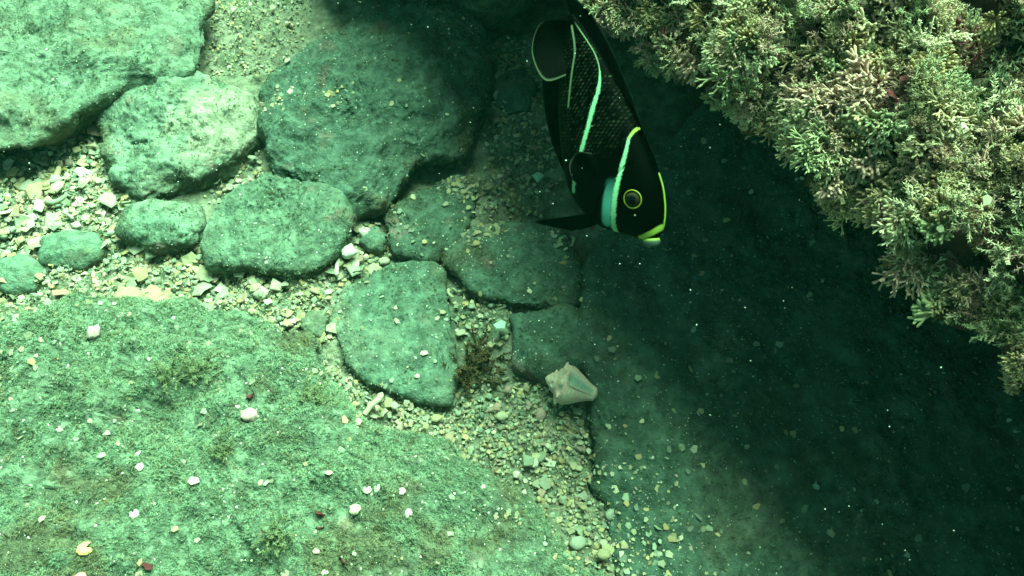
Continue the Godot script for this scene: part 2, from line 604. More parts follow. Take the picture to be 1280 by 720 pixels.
func fish_point(x: float, a: float) -> Vector3:       # a: 0 at the back, PI at the belly, all the way round
	var t := lerp_keys(BACK, x)
	var b := lerp_keys(BELLY, x)
	var s := sin(a)
	var y := (t + b) / 2.0 + (t - b) / 2.0 * cos(a)
	return Vector3(x, y, lerp_keys(THICK, x) * signf(s) * pow(absf(s), 0.85))

var curves := {}
func curved(line: Array) -> Array:                    # the same line with its corners rounded
	if curves.has(line.hash()): return curves[line.hash()]
	var out: Array = []
	for k in line.size() - 1:
		var a: Vector2 = line[maxi(k - 1, 0)]
		var d: Vector2 = line[mini(k + 2, line.size() - 1)]
		for t in 3: out.append((line[k] as Vector2).cubic_interpolate(line[k + 1], a, d, t / 3.0))
	out.append(line[line.size() - 1])
	curves[line.hash()] = out
	return out

func near_line(line: Array, x: float, y: float) -> Array:   # [distance, how far along 0..1]
	var best := 9.0
	var f := 0.0
	for k in line.size() - 1:
		var a: Vector2 = line[k]
		var b: Vector2 = line[k + 1]
		var t := clampf((Vector2(x, y) - a).dot(b - a) / (b - a).length_squared(), 0.0, 1.0)
		var d := (a + (b - a) * t - Vector2(x, y)).length()
		if d < best: best = d; f = (k + t) / (line.size() - 1)
	return [best, f]

const BAR_HEAD := [Vector2(0.575, 0.100), Vector2(0.60, 0.065), Vector2(0.645, 0.035), Vector2(0.70, -0.010), Vector2(0.765, -0.065), Vector2(0.83, -0.115), Vector2(0.895, -0.165), Vector2(0.925, -0.185)]
const BAR_BODY := [Vector2(0.03, 0.045), Vector2(0.15, 0.066), Vector2(0.21, 0.073), Vector2(0.26, 0.071), Vector2(0.305, 0.060), Vector2(0.36, 0.032), Vector2(0.42, -0.02), Vector2(0.48, -0.07), Vector2(0.56, -0.15), Vector2(0.62, -0.21), Vector2(0.675, -0.26)]
const BAR_TAIL := [Vector2(0.05, 0.03), Vector2(0.15, 0.005), Vector2(0.23, -0.045), Vector2(0.35, -0.12)]

func paint_fish(p: Vector3) -> Color:
	var x := p.x
	var y := p.y
	var c := BLACK
	# rows of scales with pale rims on the rear flank
	if absf(p.z) > 0.02:
		var cell := 0.0175
		var v := (y - x * 0.12) / (cell * 0.86)
		var row := floori(v)
		var u := x / cell + (0.5 if row % 2 != 0 else 0.0)
		var q := Vector2(u - floorf(u) - 0.5, v - row - 0.5)
		var rim := smooth(0.20, 0.42, -q.x + 0.25 * (1.0 - 4.0 * q.y * q.y) - 0.12) * smooth(0.5, 0.3, absf(q.y))
		var where := smooth(0.03, 0.14, x) * (1.0 - smooth(0.52, 0.66, x + y * 0.25)) * smooth(-0.27, -0.2, y)
		var jit := clampf(0.5 + 2.2 * nf.get_noise_2d(floorf(u) * 9.0, row * 13.0) + 0.9 * nc.get_noise_2d(x * 9.0, y * 9.0), 0.06, 1.4)
		c = c.lerp(Color(0.021, 0.026, 0.016), rim * where * jit)
	c = c.lerp(Color(0.0022, 0.0026, 0.0026), smooth(0.72, 0.85, x))
	var h := near_line(curved(BAR_HEAD), x, y)
	var w: float = lerpf(0.007, 0.0145, smooth(0.1, 0.8, h[1])) * (1.0 + 0.75 * nf.get_noise_2d(x * 60.0, y * 60.0))
	var cy := CYAN.lerp(YELLOW, maxf(1.0 - smooth(0.05, 0.22, h[1]), smooth(0.86, 0.97, h[1])))
	# the bar spreads into a paler wedge on its rear side, low on the cheek
	var wedge: float = smooth(0.45, 0.75, h[1]) * (1.0 - smooth(0.86, 0.96, h[1]))
	if y < -0.05 and x < 0.9:
		var behind := near_line([Vector2(0.73, -0.075), Vector2(0.86, -0.18)], x, y)
		c = c.lerp(Color(0.07, 0.27, 0.23), wedge * (1.0 - smooth(0.012, 0.028, behind[0])))
	c = c.lerp(cy, 1.0 - smooth(w * 0.55, w, h[0]))
	var b := near_line(curved(BAR_BODY), x, y)
	var bw: float = (0.0026 + 0.0095 * smooth(0.30, 0.62, b[1])) * (1.0 + 0.8 * nf.get_noise_2d(x * 50.0, y * 50.0))
	var bc := Color(0.10, 0.17, 0.09).lerp(CYAN, smooth(0.28, 0.46, b[1]))
	c = c.lerp(bc, (1.0 - smooth(bw * 0.5, bw, b[0])) * smooth(0.0, 0.06, b[1]))
	var t := near_line(curved(BAR_TAIL), x, y)
	c = c.lerp(Color(0.10, 0.14, 0.08), 0.8 * (1.0 - smooth(0.003, 0.006, t[0])))
	# the blaze down the forehead and the yellow round the mouth
	if x > 0.775 and x < 0.985 and y > lerp_keys(BACK, x) - 0.09:
		c = c.lerp(YELLOW, 1.0 - smooth(0.006, 0.011, absf(p.z + 0.004 * nf.get_noise_2d(x * 40.0, 2.0))))
	var m := near_line([Vector2(0.982, 0.015), Vector2(0.986, -0.03), Vector2(0.984, -0.075), Vector2(0.982, -0.092)], x, y)
	c = c.lerp(YELLOW, (1.0 - smooth(0.008, 0.013, m[0])))
	return c

func fin(root: Array, tip: Array, thick: float, bend: Callable, edge: Color, rim_w := 0.06) -> ArrayMesh:   # root and tip: matching lists of points; a lens-thin sheet with rays
	var nu := 64
	var nv := 40
	var a := PackedVector3Array()
	var c := PackedColorArray()
	var cr := Curve3D.new()
	var ct := Curve3D.new()
	for k in root.size():
		var r0: Vector3 = (root[mini(k + 1, root.size() - 1)] - root[maxi(k - 1, 0)]) / 6.0
		var t0: Vector3 = (tip[mini(k + 1, tip.size() - 1)] - tip[maxi(k - 1, 0)]) / 6.0
		cr.add_point(root[k], -r0, r0)
		ct.add_point(tip[k], -t0, t0)
	var idx := PackedInt32Array()
	var n := PackedVector3Array()
	for side in 2:
		var g := PackedVector3Array()
		for j in nv:
			var s := float(j) / (nv - 1)
			for i in nu:
				var u := float(i) / (nu - 1)
				var at_ := u * (root.size() - 1)
				var k := mini(int(at_), root.size() - 2)
				var q := cr.sample(k, at_ - k).lerp(ct.sample(k, at_ - k), s)
				var th := thick * (1.0 - 0.8 * s) * pow(maxf(sin(PI * clampf(u, 0.0, 1.0)), 0.0), 0.3) + 0.0002
				q.z += th * (1.0 if side == 0 else -1.0) * (1.0 + 0.3 * sin(u * 110.0)) + bend.call(u, s)
				g.append(q)
				var e := maxf(smooth(1.0 - rim_w, 1.0 - rim_w * 0.4, s), 0.0)
				c.append(BLACK.lerp(Color(0.0025, 0.003, 0.0028), 0.5 + 0.5 * sin(u * 110.0)).lerp(edge, e))
		a.append_array(g)
		n.append_array(grid_normals(g, nu, nv, false, side == 1))
	var half := nu * nv
	for side in 2:
		for j in nv - 1:
			for i in nu - 1:
				var o := side * half + j * nu + i
				if side == 0: idx.append_array(PackedInt32Array([o, o + nu + 1, o + 1, o, o + nu, o + nu + 1]))
				else: idx.append_array(PackedInt32Array([o, o + 1, o + nu + 1, o, o + nu + 1, o + nu]))
	return raw_mesh(a, n, c, idx)

func ball(rx: float, ry: float, rz: float, paint: Callable) -> ArrayMesh:
	var nu := 28
	var nv := 18
	var p := PackedVector3Array()
	var c := PackedColorArray()
	var n := PackedVector3Array()
	for j in nv:
		var f := PI * j / (nv - 1)
		for i in nu:
			var a := TAU * i / nu
			var v := Vector3(sin(f) * cos(a), sin(f) * sin(a), cos(f))
			p.append(Vector3(v.x * rx, v.y * ry, v.z * rz))
			n.append(v)
			c.append(paint.call(v))
	return grid_mesh(p, n, c, nu, nv, true, (p[nu * 3 + 1] - p[nu * 3]).cross(p[nu * 4] - p[nu * 3]).dot(n[nu * 3]) < 0.0)

func angelfish(size: float, tr: Transform3D) -> void:
	var f := base("angelfish", Transform3D(tr.basis.scaled_local(Vector3.ONE * size), tr.origin))
	tag(f, "black angelfish with bright yellow-green bars swimming head down beside the ledge", "fish")
	var skin := mat_plain(0.5)
	skin.metallic_specular = 0.07
	var fin_skin := mat_plain(0.6)
	fin_skin.metallic_specular = 0.07
	var nu := 220
	var nv := 330
	var p := PackedVector3Array()
	var c := PackedColorArray()
	for j in nv:
		var x := 1.025 * j / (nv - 1)
		for i in nu:
			var q := fish_point(x, TAU * i / nu)
			c.append(paint_fish(q))
			# gill cover edge and scale relief
			var g := near_line([Vector2(0.70, 0.03), Vector2(0.715, -0.06), Vector2(0.76, -0.15), Vector2(0.83, -0.22)], q.x, q.y)
			q.z *= 1.0 - 0.06 * (1.0 - smooth(0.0, 0.012, g[0]))
			p.append(q)
	var n := grid_normals(p, nu, nv, true, false)
	if n[nu * 100 + 55].z < 0.0: n = grid_normals(p, nu, nv, true, true)
	var flip := (p[nu * 100 + 1] - p[nu * 100]).cross(p[nu * 101] - p[nu * 100]).dot(n[nu * 100]) < 0.0
	put("body", grid_mesh(p, n, c, nu, nv, true, flip), skin, f)
	var flat := func(_u: float, _s: float) -> float: return 0.0
	# unpaired fins, rooted inside the body
	put("dorsal_fin", fin([Vector3(0.62, 0.085, 0), Vector3(0.45, 0.09, 0), Vector3(0.28, 0.085, 0), Vector3(0.12, 0.06, 0), Vector3(0.02, 0.03, 0)],
		[Vector3(0.60, 0.108, 0), Vector3(0.42, 0.128, 0), Vector3(0.20, 0.135, 0), Vector3(0.02, 0.115, 0), Vector3(-0.10, 0.055, 0)], 0.010, flat, Color(0.010, 0.016, 0.012)), fin_skin, f)
	put("anal_fin", fin([Vector3(0.60, -0.26, 0), Vector3(0.45, -0.22, 0), Vector3(0.30, -0.16, 0), Vector3(0.15, -0.09, 0), Vector3(0.04, -0.03, 0)],
		[Vector3(0.57, -0.295, 0), Vector3(0.42, -0.29, 0), Vector3(0.27, -0.25, 0), Vector3(0.12, -0.185, 0), Vector3(-0.02, -0.09, 0)], 0.010, flat, Color(0.010, 0.016, 0.012)), fin_skin, f)
	# the tail fin is flicked round towards the near flank
	put("tail_fin", fin([Vector3(0.03, 0.045, 0.0), Vector3(0.0, 0.02, 0.01), Vector3(-0.005, 0.0, 0.015), Vector3(0.0, -0.02, 0.01), Vector3(0.03, -0.03, 0.0)],
		[Vector3(0.005, -0.005, 0.055), Vector3(-0.012, -0.07, 0.09), Vector3(0.08, -0.145, 0.115), Vector3(0.215, -0.14, 0.125), Vector3(0.235, -0.065, 0.08)], 0.008, func(u: float, s: float) -> float: return 0.02 * sin(PI * s) * cos(u * 3.0), Color(0.04, 0.055, 0.033), 0.04), fin_skin, f)
	for s in [1.0, -1.0]:
		var side: float = s
		var pec := fin([Vector3(0.70, -0.10, 0.098 * side), Vector3(0.712, -0.13, 0.096 * side), Vector3(0.72, -0.16, 0.092 * side), Vector3(0.725, -0.185, 0.086 * side)],
			[Vector3(0.585, -0.09, 0.115 * side), Vector3(0.555, -0.14, 0.13 * side), Vector3(0.575, -0.19, 0.13 * side), Vector3(0.65, -0.215, 0.115 * side)], 0.006, func(u: float, v: float) -> float: return 0.012 * sin(u * 9.0) * v, Color(0.02, 0.025, 0.02))
		put("pectoral_fin", pec, fin_skin, f)
		var pel := fin([Vector3(0.79, -0.245, 0.03 * side), Vector3(0.815, -0.24, 0.034 * side), Vector3(0.84, -0.225, 0.034 * side)],
			[Vector3(0.70, -0.505, 0.05 * side), Vector3(0.715, -0.50, 0.05 * side), Vector3(0.82, -0.36, 0.045 * side)], 0.008, func(_u: float, v: float) -> float: return 0.01 * sin(v * 4.0) * side, Color(0.02, 0.03, 0.025))
		put("pelvic_fin", pel, fin_skin, f)
		var z: float = 0.088 * side
		var eye_skin := mat_plain(0.12)
		eye_skin.metallic_specular = 0.02
		var eye := put("eye", ball(0.030, 0.030, 0.016, func(v: Vector3) -> Color:
			var r := Vector2(v.x, v.y).length()
			return Color(0.006, 0.006, 0.008).lerp(Color(0.022, 0.022, 0.012), smooth(0.60, 0.72, r)).lerp(Color(0.012, 0.012, 0.01), smooth(0.95, 1.0, r))), eye_skin, f, Transform3D(Basis(Vector3.UP, 0.2 * side), Vector3(0.833, -0.022, z)))
		var st := SurfaceTool.new()
		st.begin(Mesh.PRIMITIVE_TRIANGLES)
		st.set_smooth_group(0)
		var ring: Array[Vector3] = []
		for k in 33: ring.append(Vector3(cos(TAU * k / 32.0) * 0.0375, sin(TAU * k / 32.0) * 0.0365, 0.003 * side))
		tube(st, ring, 0.0034, 0.0034, 6, Color(0.16, 0.17, 0.02), Color(0.16, 0.17, 0.02))
		put("eye_ring", finish(st), mat_plain(0.5), eye)
	# the small protruding mouth
	var lips := put("mouth", ball(0.028, 0.038, 0.030, func(v: Vector3) -> Color: return Color(0.05, 0.07, 0.06).lerp(YELLOW, 1.0 - smooth(-0.35, 0.05, v.x))), mat_plain(0.5), f, Transform3D(Basis(Vector3.BACK, -0.4), Vector3(1.012, -0.062, 0)))
	put("lip_gap", ball(0.014, 0.004, 0.026, func(_v: Vector3) -> Color: return Color(0.01, 0.01, 0.01)), mat_plain(0.6), lips, Transform3D(Basis(), Vector3(0.020, 0.004, 0)))

# ------------------------------------------------------------------ the big sea snail shell
func conch(size: float, tr: Transform3D) -> void:
	var o := base("sea_snail_shell", Transform3D(tr.basis.scaled_local(Vector3.ONE * size), tr.origin))
	tag(o, "large pinkish knobbed sea snail shell lying on the rubble by the dark crack", "shell")
	var m := mat_plain(0.8)
	var nu := 120
	var nv := 110
	var keys := [[0.0, 0.012], [0.05, 0.085], [0.12, 0.15], [0.19, 0.21], [0.25, 0.28], [0.31, 0.34], [0.38, 0.365], [0.47, 0.355], [0.60, 0.295], [0.74, 0.215], [0.86, 0.155], [0.96, 0.115], [1.0, 0.03]]
	var p := PackedVector3Array()
	var c := PackedColorArray()
	for j in nv:
		var s := float(j) / (nv - 1)
		for i in nu:
			var a := TAU * i / nu
			var r := lerp_keys(keys, s)
			var turn := s * 15.0 - a / TAU
			var whorl := turn - floorf(turn)
			if s < 0.26: r *= 0.86 + 0.14 * smooth(0.0, 0.75, whorl) * (1.0 - smooth(0.9, 1.0, whorl))
			var knob := pow(maxf(0.0, cos(a * 9.0 + 0.5) * 0.5 + 0.5), 2.0)
			r += 0.085 * knob * exp(-pow((s - 0.30) / 0.038, 2.0)) + 0.04 * knob * exp(-pow((s - 0.15) / 0.02, 2.0))
			r *= 1.0 + 0.010 * sin(s * 130.0) * smooth(0.3, 0.4, s) + 0.035 * nf.get_noise_3d(s * 6.0, cos(a) * 2.5, sin(a) * 2.5) + 0.03 * nz.get_noise_3d(s * 0.9, cos(a) * 0.4, sin(a) * 0.4)
			# the aperture, a long groove down one side
			var ap := exp(-pow(wrapf(a + 0.75 - 0.5 * s, -PI, PI) / 0.42, 2.0)) * smooth(0.36, 0.46, s) * (1.0 - smooth(0.86, 0.98, s))
			r *= 1.0 - 0.26 * ap
			p.append(Vector3(s, r * cos(a), r * sin(a)))
			var e := 1.0 + 0.5 * nf.get_noise_3d(s * 12.0, cos(a) * 5.0, sin(a) * 5.0)
			var col := Color(0.54, 0.44, 0.34).lerp(Color(0.62, 0.38, 0.31), smooth(-0.2, 0.3, nc.get_noise_3d(s * 5.0, a, 2.0)))
			col = col.lerp(Color(0.20, 0.30, 0.25), minf(0.9, 1.1 * ap))
			c.append(Color(col.r * e, col.g * e, col.b * e))
	var n := grid_normals(p, nu, nv, true, false)
	if n[nu * 40].y < 0.0: n = grid_normals(p, nu, nv, true, true)
	var flip := (p[nu * 40 + 1] - p[nu * 40]).cross(p[nu * 41] - p[nu * 40]).dot(n[nu * 40]) < 0.0
	put("body_whorl", grid_mesh(p, n, c, nu, nv, true, flip), m, o)
	# flared outer lip along the groove
	var g := PackedVector3Array()
	var gc := PackedColorArray()
	var lu := 24
	var lv := 9
	for side in 2:
		for j in lv:
			var w := float(j) / (lv - 1)
			for i in lu:
				var s := lerpf(0.34, 0.93, float(i) / (lu - 1))
				var a := -0.75 + 0.5 * s + 0.52 - 0.14 * w
				var r := lerp_keys(keys, s) * (0.92 + 0.10 * w * sin(PI * clampf((s - 0.30) / 0.66, 0.0, 1.0))) + (0.008 if side == 0 else -0.008)
				g.append(Vector3(s, r * cos(a), r * sin(a)))
				gc.append(Color(0.52, 0.36, 0.29) if side == 0 else Color(0.48, 0.38, 0.33))
	var gn := PackedVector3Array()
	gn.append_array(grid_normals(g.slice(0, lu * lv), lu, lv, false, false))
	gn.append_array(grid_normals(g.slice(lu * lv), lu, lv, false, true))
	var idx := PackedInt32Array()
	for side in 2:
		for j in lv - 1:
			for i in lu - 1:
				var q := side * lu * lv + j * lu + i
				if side == 0: idx.append_array(PackedInt32Array([q, q + lu + 1, q + 1, q, q + lu, q + lu + 1]))
				else: idx.append_array(PackedInt32Array([q, q + 1, q + lu + 1, q, q + lu + 1, q + lu]))
	put("outer_lip", raw_mesh(g, gn, gc, idx), m, o)

# ------------------------------------------------------------------ shell rubble
var pieces: Array = []       # meshes: shards, valves, sticks, pebbles
var paints: Array = []       # materials by tone

func shell_tint() -> Color:
	var k := rng.randf()
	var c := Color(0.80, 0.70, 0.44)
	if k < 0.12: c = Color(0.98, 0.90, 0.68)
	elif k < 0.34: c = Color(0.56, 0.66, 0.48)
	elif k < 0.45: c = Color(0.78, 0.60, 0.32)
	elif k < 0.60: c = Color(0.56, 0.55, 0.38)
	elif k < 0.70: c = Color(0.62, 0.46, 0.38)
	elif k < 0.82: c = Color(0.34, 0.40, 0.31)
	return c * rng.randf_range(0.38, 0.68)

func in_any(areas: Array, q: Vector2) -> int:
	for k in areas.size():
		if Geometry2D.is_point_in_polygon(q, areas[k]): return k
	return -1

func loose(at_: Vector3, size: float, flatness := 0.5) -> Transform3D:
	var b := Basis(Vector3.UP, rng.randf() * TAU) * Basis(Vector3.RIGHT, rng.randfn(0.0, flatness)) * Basis(Vector3.BACK, rng.randfn(0.0, flatness))
	if rng.randf() < 0.3: b = b * Basis(Vector3.RIGHT, PI)
	return Transform3D(b.scaled_local(Vector3.ONE * size), at_)

func rubble(areas: Array, labels: Array, counts: Array, sizes: Array) -> void:
	var heap: Array = []
	var heap_c: Array = []
	for k in pieces.size(): heap.append([]); heap_c.append([])
	for a in areas.size():
		var poly: PackedVector2Array = areas[a]
		var lo := poly[0]
		var hi := poly[0]
		for q in poly:
			lo = lo.min(q); hi = hi.max(q)
		var area := 0.0
		for k in poly.size(): area += poly[k].cross(poly[(k + 1) % poly.size()]) / 2.0
		area = absf(area)
		var want: int = counts[a]
		var total := int(area * sizes[a][2])
		var k := 0
		var guard := 0
		while k < want + total and guard < 300000:
			guard += 1
			var q := Vector2(rng.randf_range(lo.x, hi.x), rng.randf_range(lo.y, hi.y))
			if not Geometry2D.is_point_in_polygon(q + Vector2(rng.randfn(0, 0.012), rng.randfn(0, 0.012)), poly): continue
			var kind := rng.randi() % pieces.size()
			if kind >= 6 and rng.randf() < 0.7: kind = rng.randi() % 6
			var y := floor_height(q.x, q.y)
			if k < want:
				var s: float = lerpf(sizes[a][0], sizes[a][1], pow(rng.randf(), 1.6))
				var tone := rng.randi() % paints.size()
				var o := put("shell_piece" if kind < 6 else "clam_shell" if kind < 8 else "coral_stick" if kind < 10 else "pebble", pieces[kind], paints[tone], null, loose(Vector3(q.x, y + 0.006 + 0.007 * rng.randf(), q.y), s, 0.30))
				var what: String = ("large " if s > sizes[a][1] * 0.8 else "small " if s < sizes[a][0] * 1.3 else "") + ["cream", "white", "tan", "grey-green", "pinkish", "grey", "yellowish"][tone] + " " + ("shell piece" if kind < 6 else "ribbed clam shell half" if kind < 8 else "stick of dead coral" if kind < 10 else "rounded stone")
				tag(o, what + " " + labels[a], "shell" if kind < 8 else "coral" if kind < 10 else "stone", what + "s " + labels[a])
			else:
				var s: float = sizes[a][0] * (0.12 + 0.85 * pow(rng.randf(), 2.8))
				heap[kind].append(loose(Vector3(q.x, y + rng.randf_range(-0.002, 0.007), q.y), s, 0.5))
				heap_c[kind].append(shell_tint())
			k += 1
	for k in pieces.size():
		var o := scatter_of("shell_rubble", pieces[k], plain_white, heap[k], heap_c[k])
		tag(o, "mass of crushed shell and coral bits between the rocks", "rubble")

var plain_white: StandardMaterial3D

func grit_on(names: Array, per_m2: float, size: float, called: String, label: String, tint: Color, minup := 0.3) -> void:
	var t: Array = []
	var c: Array = []
	for nm in names:
		var s: Dictionary = surfaces[nm]
		for k in int(s.total * per_m2):
			var q := pick(s)
			if q[1].y < minup or q[0].y < -0.02: continue
			if nc.get_noise_3dv(q[0] * 6.0) < rng.randf_range(-0.5, 0.35): continue
			t.append(Transform3D(facing(q[1], rng.randf() * TAU).scaled_local(Vector3.ONE * size * rng.randf_range(0.35, 1.0) * (2.0 if rng.randf() < 0.04 else 1.0)), q[0]))
			c.append(tint * rng.randf_range(0.5, 1.15))
	var o := scatter_of(called, pieces[1], plain_white, t, c)
	tag(o, label, "grit")

func turf_on(names: Array, per_m2: float, size: float, meshes: Array, called: String, label: String, tints: Array, bias := 0.0) -> void:
	for m in meshes.size():
		var t: Array = []
		var c: Array = []
		for nm in names:
			var s: Dictionary = surfaces[nm]
			for k in int(s.total * per_m2 / meshes.size()):
				var q := pick(s)
				if q[0].y < -0.02: continue
				var a := nc.get_noise_3dv(q[0] * 7.0 + Vector3(3, 9, 2)) + bias
				if a < rng.randf_range(-0.45, 0.30): continue
				var lean: Vector3 = (q[1] + Vector3(0.35, 0.1, 0.25) + Vector3(rng.randfn(0, 0.35), 0, rng.randfn(0, 0.35))).normalized()
				t.append(Transform3D(facing(lean, rng.randf() * TAU).scaled_local(Vector3(1, 1, 1) * size * rng.randf_range(0.5, 1.2) * (0.8 + 0.8 * clampf(a, 0.0, 0.6))), q[0]))
				var col: Color = tints[rng.randi() % tints.size()]
				var b := nc.get_noise_3dv(q[0] * 3.0 + Vector3(7, 0, 3))
				c.append(col.lerp(Color(0.20, 0.15, 0.08), 0.6 * smooth(0.12, 0.4, b)) * rng.randf_range(0.7, 1.2))
		tag(scatter_of(called, meshes[m], plain_white, t, c), label, "algae")

# ------------------------------------------------------------------ everything
func _ready() -> void:
	# --- camera
	var cam := Camera3D.new()
	cam.name = "camera"
	cam.position = Vector3(0, 1.0, 0)
	cam.rotation_degrees = Vector3(-60, 0, 0)
	cam.fov = 36.0
	cam.near = 0.02
	cam.far = 200.0
	add_child(cam)
	cam.current = true
	# --- light of the water's surface, sun through the water, the water itself as haze
	var we := WorldEnvironment.new()
	we.name = "world_environment"
	var env := Environment.new()
	env.background_mode = Environment.BG_SKY
	var sky := Sky.new()
	var psm := ProceduralSkyMaterial.new()
	psm.sky_top_color = Color(0.48, 0.88, 0.80)
	psm.sky_horizon_color = Color(0.10, 0.42, 0.40)
	psm.sky_curve = 0.25
	psm.ground_bottom_color = Color(0.05, 0.22, 0.20)
	psm.ground_horizon_color = Color(0.10, 0.42, 0.40)
	sky.sky_material = psm
	env.sky = sky
	env.background_energy_multiplier = 0.11
	env.tonemap_mode = Environment.TONE_MAPPER_LINEAR
	env.tonemap_exposure = 5.4
	env.fog_enabled = true
	env.fog_density = 0.006
	env.fog_light_color = Color(0.30, 0.80, 0.68)
	env.sdfgi_enabled = true
	env.ssao_enabled = true
	env.ssil_enabled = true
	we.environment = env
	add_child(we)
	var sun := DirectionalLight3D.new()
	sun.name = "sun"
	sun.light_color = Color(0.75, 1.0, 0.82)
	sun.light_energy = 1.2
	sun.light_angular_distance = 42.0
	sun.shadow_enabled = true
	sun.look_at_from_position(Vector3(0.5, 2.0, -0.9), Vector3.ZERO)
	add_child(sun)

	rng.seed = 7
	nz.seed = 3; nz.frequency = 4.0; nz.fractal_octaves = 4
	nf.seed = 11; nf.frequency = 5.0; nf.fractal_octaves = 4; nf.fractal_gain = 0.6
	nc.seed = 23; nc.frequency = 2.2; nc.fractal_octaves = 5; nc.fractal_gain = 0.55

	na.seed = 17; na.frequency = 9.0; na.noise_type = FastNoiseLite.TYPE_CELLULAR; na.cellular_return_type = FastNoiseLite.RETURN_DISTANCE; na.fractal_type = FastNoiseLite.FRACTAL_NONE
	nk.seed = 5; nk.frequency = 7.0; nk.noise_type = FastNoiseLite.TYPE_CELLULAR; nk.cellular_return_type = FastNoiseLite.RETURN_DISTANCE2_SUB; nk.domain_warp_enabled = true; nk.domain_warp_amplitude = 0.12; nk.domain_warp_frequency = 3.0; nk.fractal_type = FastNoiseLite.FRACTAL_NONE
	var rock_tex := speckled(1024, 5, 26000, 0.52)
	var turf_tex := speckled(1024, 6, 12000, 0.42)
	var bump := relief(1024, 8, 0.02)
	var m_rock := mat_rock(rock_tex, bump, 2.9, 0.5)
	var m_turf := mat_rock(turf_tex, bump, 3.7, 0.7)
	plain_white = mat_plain(0.85)
	for col in [Color(0.38, 0.36, 0.26), Color(0.56, 0.54, 0.44), Color(0.33, 0.28, 0.17), Color(0.24, 0.28, 0.20), Color(0.36, 0.24, 0.19), Color(0.31, 0.32, 0.25), Color(0.40, 0.37, 0.24)]:
		paints.append(mat_plain(0.7, col.linear_to_srgb()))
	for k in 6: pieces.append(shard(k + 1, 5 + k % 3, 0.12 + 0.05 * k))
	for k in 2: pieces.append(valve(k, 9 + 4 * k))
	for k in 2: pieces.append(stick(k + 3))
	for k in 2: pieces.append(pebble(k + 1))


	# --- the sea floor and the rocks
	sea_floor(m_rock)
	rock("large_boulder", "large flat silt-covered boulder filling the top left corner", PackedVector2Array([Vector2(-1.125, -1.322), Vector2(-0.508, -1.280), Vector2(-0.459, -1.090), Vector2(-0.444, -0.955), Vector2(-0.463, -0.895), Vector2(-0.546, -0.874), Vector2(-0.577, -0.835), Vector2(-0.622, -0.795), Vector2(-0.663, -0.764), Vector2(-0.703, -0.751), Vector2(-0.809, -0.714), Vector2(-1.024, -0.695), Vector2(-1.244, -0.955)]), -0.08, 0.05, 0.085, {"boxy": 3.2, "spots": [[Vector3(-0.567, 0.100, -0.789), 0.035, Color(0.34, 0.22, 0.17)], [Vector3(-0.556, 0.100, -0.810), 0.03, BROWN]], "pink": 0.3, "silt": Color(0.27, 0.38, 0.28), "boxy_low": 1.15}, m_rock, 220, 110)
	rock("pale_boulder", "pale rounded boulder touching the corner boulder, dusted with sand, a paler patch on top", PackedVector2Array([Vector2(-0.591, -0.842), Vector2(-0.588, -0.880), Vector2(-0.551, -0.906), Vector2(-0.473, -0.925), Vector2(-0.413, -0.919), Vector2(-0.372, -0.865), Vector2(-0.359, -0.806), Vector2(-0.381, -0.763), Vector2(-0.428, -0.737), Vector2(-0.462, -0.715), Vector2(-0.493, -0.706), Vector2(-0.536, -0.731), Vector2(-0.573, -0.784)]), -0.08, 0.022, 0.058, {"boxy": 2.2, "spots": [[Vector3(-0.434, 0.050, -0.701), 0.035, PINK], [Vector3(-0.399, 0.080, -0.828), 0.10, Color(0.62, 0.64, 0.48)]], "sand": 0.5, "silt": Color(0.29, 0.41, 0.31)}, m_rock, 150, 90)  # the second spot is a broad, soft-edged paler patch on the top
	rock("central_boulder", "big dark rounded boulder in the upper middle, left of the fish", PackedVector2Array([Vector2(-0.362, -0.832), Vector2(-0.351, -0.903), Vector2(-0.290, -0.993), Vector2(-0.212, -1.076), Vector2(-0.088, -1.094), Vector2(-0.031, -0.964), Vector2(-0.032, -0.840), Vector2(-0.061, -0.768), Vector2(-0.121, -0.747), Vector2(-0.146, -0.713), Vector2(-0.171, -0.679), Vector2(-0.213, -0.676), Vector2(-0.259, -0.702), Vector2(-0.316, -0.729), Vector2(-0.345, -0.775)]), -0.08, 0.025, 0.07, {"boxy": 2.2, "pink": 0.4, "sand": 0.1, "brown": 0.8, "silt": Color(0.17, 0.27, 0.21)}, m_rock, 190, 110)
	rock("block_boulder", "squarish block of rock with a dark lower edge below the pale boulder", PackedVector2Array([Vector2(-0.404, -0.634), Vector2(-0.402, -0.674), Vector2(-0.369, -0.719), Vector2(-0.327, -0.731), Vector2(-0.276, -0.719), Vector2(-0.223, -0.694), Vector2(-0.209, -0.665), Vector2(-0.215, -0.621), Vector2(-0.241, -0.588), Vector2(-0.266, -0.581), Vector2(-0.328, -0.588), Vector2(-0.391, -0.597)]), -0.06, 0.028, 0.048, {"boxy": 4.0, "ease": 0, "rough": 0.6, "sand": 0.1, "brown": 0.8, "silt": Color(0.23, 0.34, 0.25), "tilt": Vector2(0.05, -0.12)}, m_rock, 140, 90)
	rock("half_buried_stone", "small half-buried stone wedged left of the squarish block", PackedVector2Array([Vector2(-0.523, -0.649), Vector2(-0.516, -0.684), Vector2(-0.477, -0.703), Vector2(-0.421, -0.697), Vector2(-0.403, -0.667), Vector2(-0.421, -0.636), Vector2(-0.471, -0.624)]), -0.05, 0.02, 0.045, {"boxy": 2.3, "rough": 0.5, "sand": 0.6}, m_rock, 90, 50)
	rock("buried_stone", "low smooth stone sunk in the shell rubble at the left edge", PackedVector2Array([Vector2(-0.628, -0.645), Vector2(-0.591, -0.665), Vector2(-0.550, -0.652), Vector2(-0.537, -0.620), Vector2(-0.563, -0.596), Vector2(-0.612, -0.602)]), -0.05, 0.01, 0.03, {"boxy": 2.2, "rough": 0.4, "sand": 0.5}, m_rock, 80, 40)
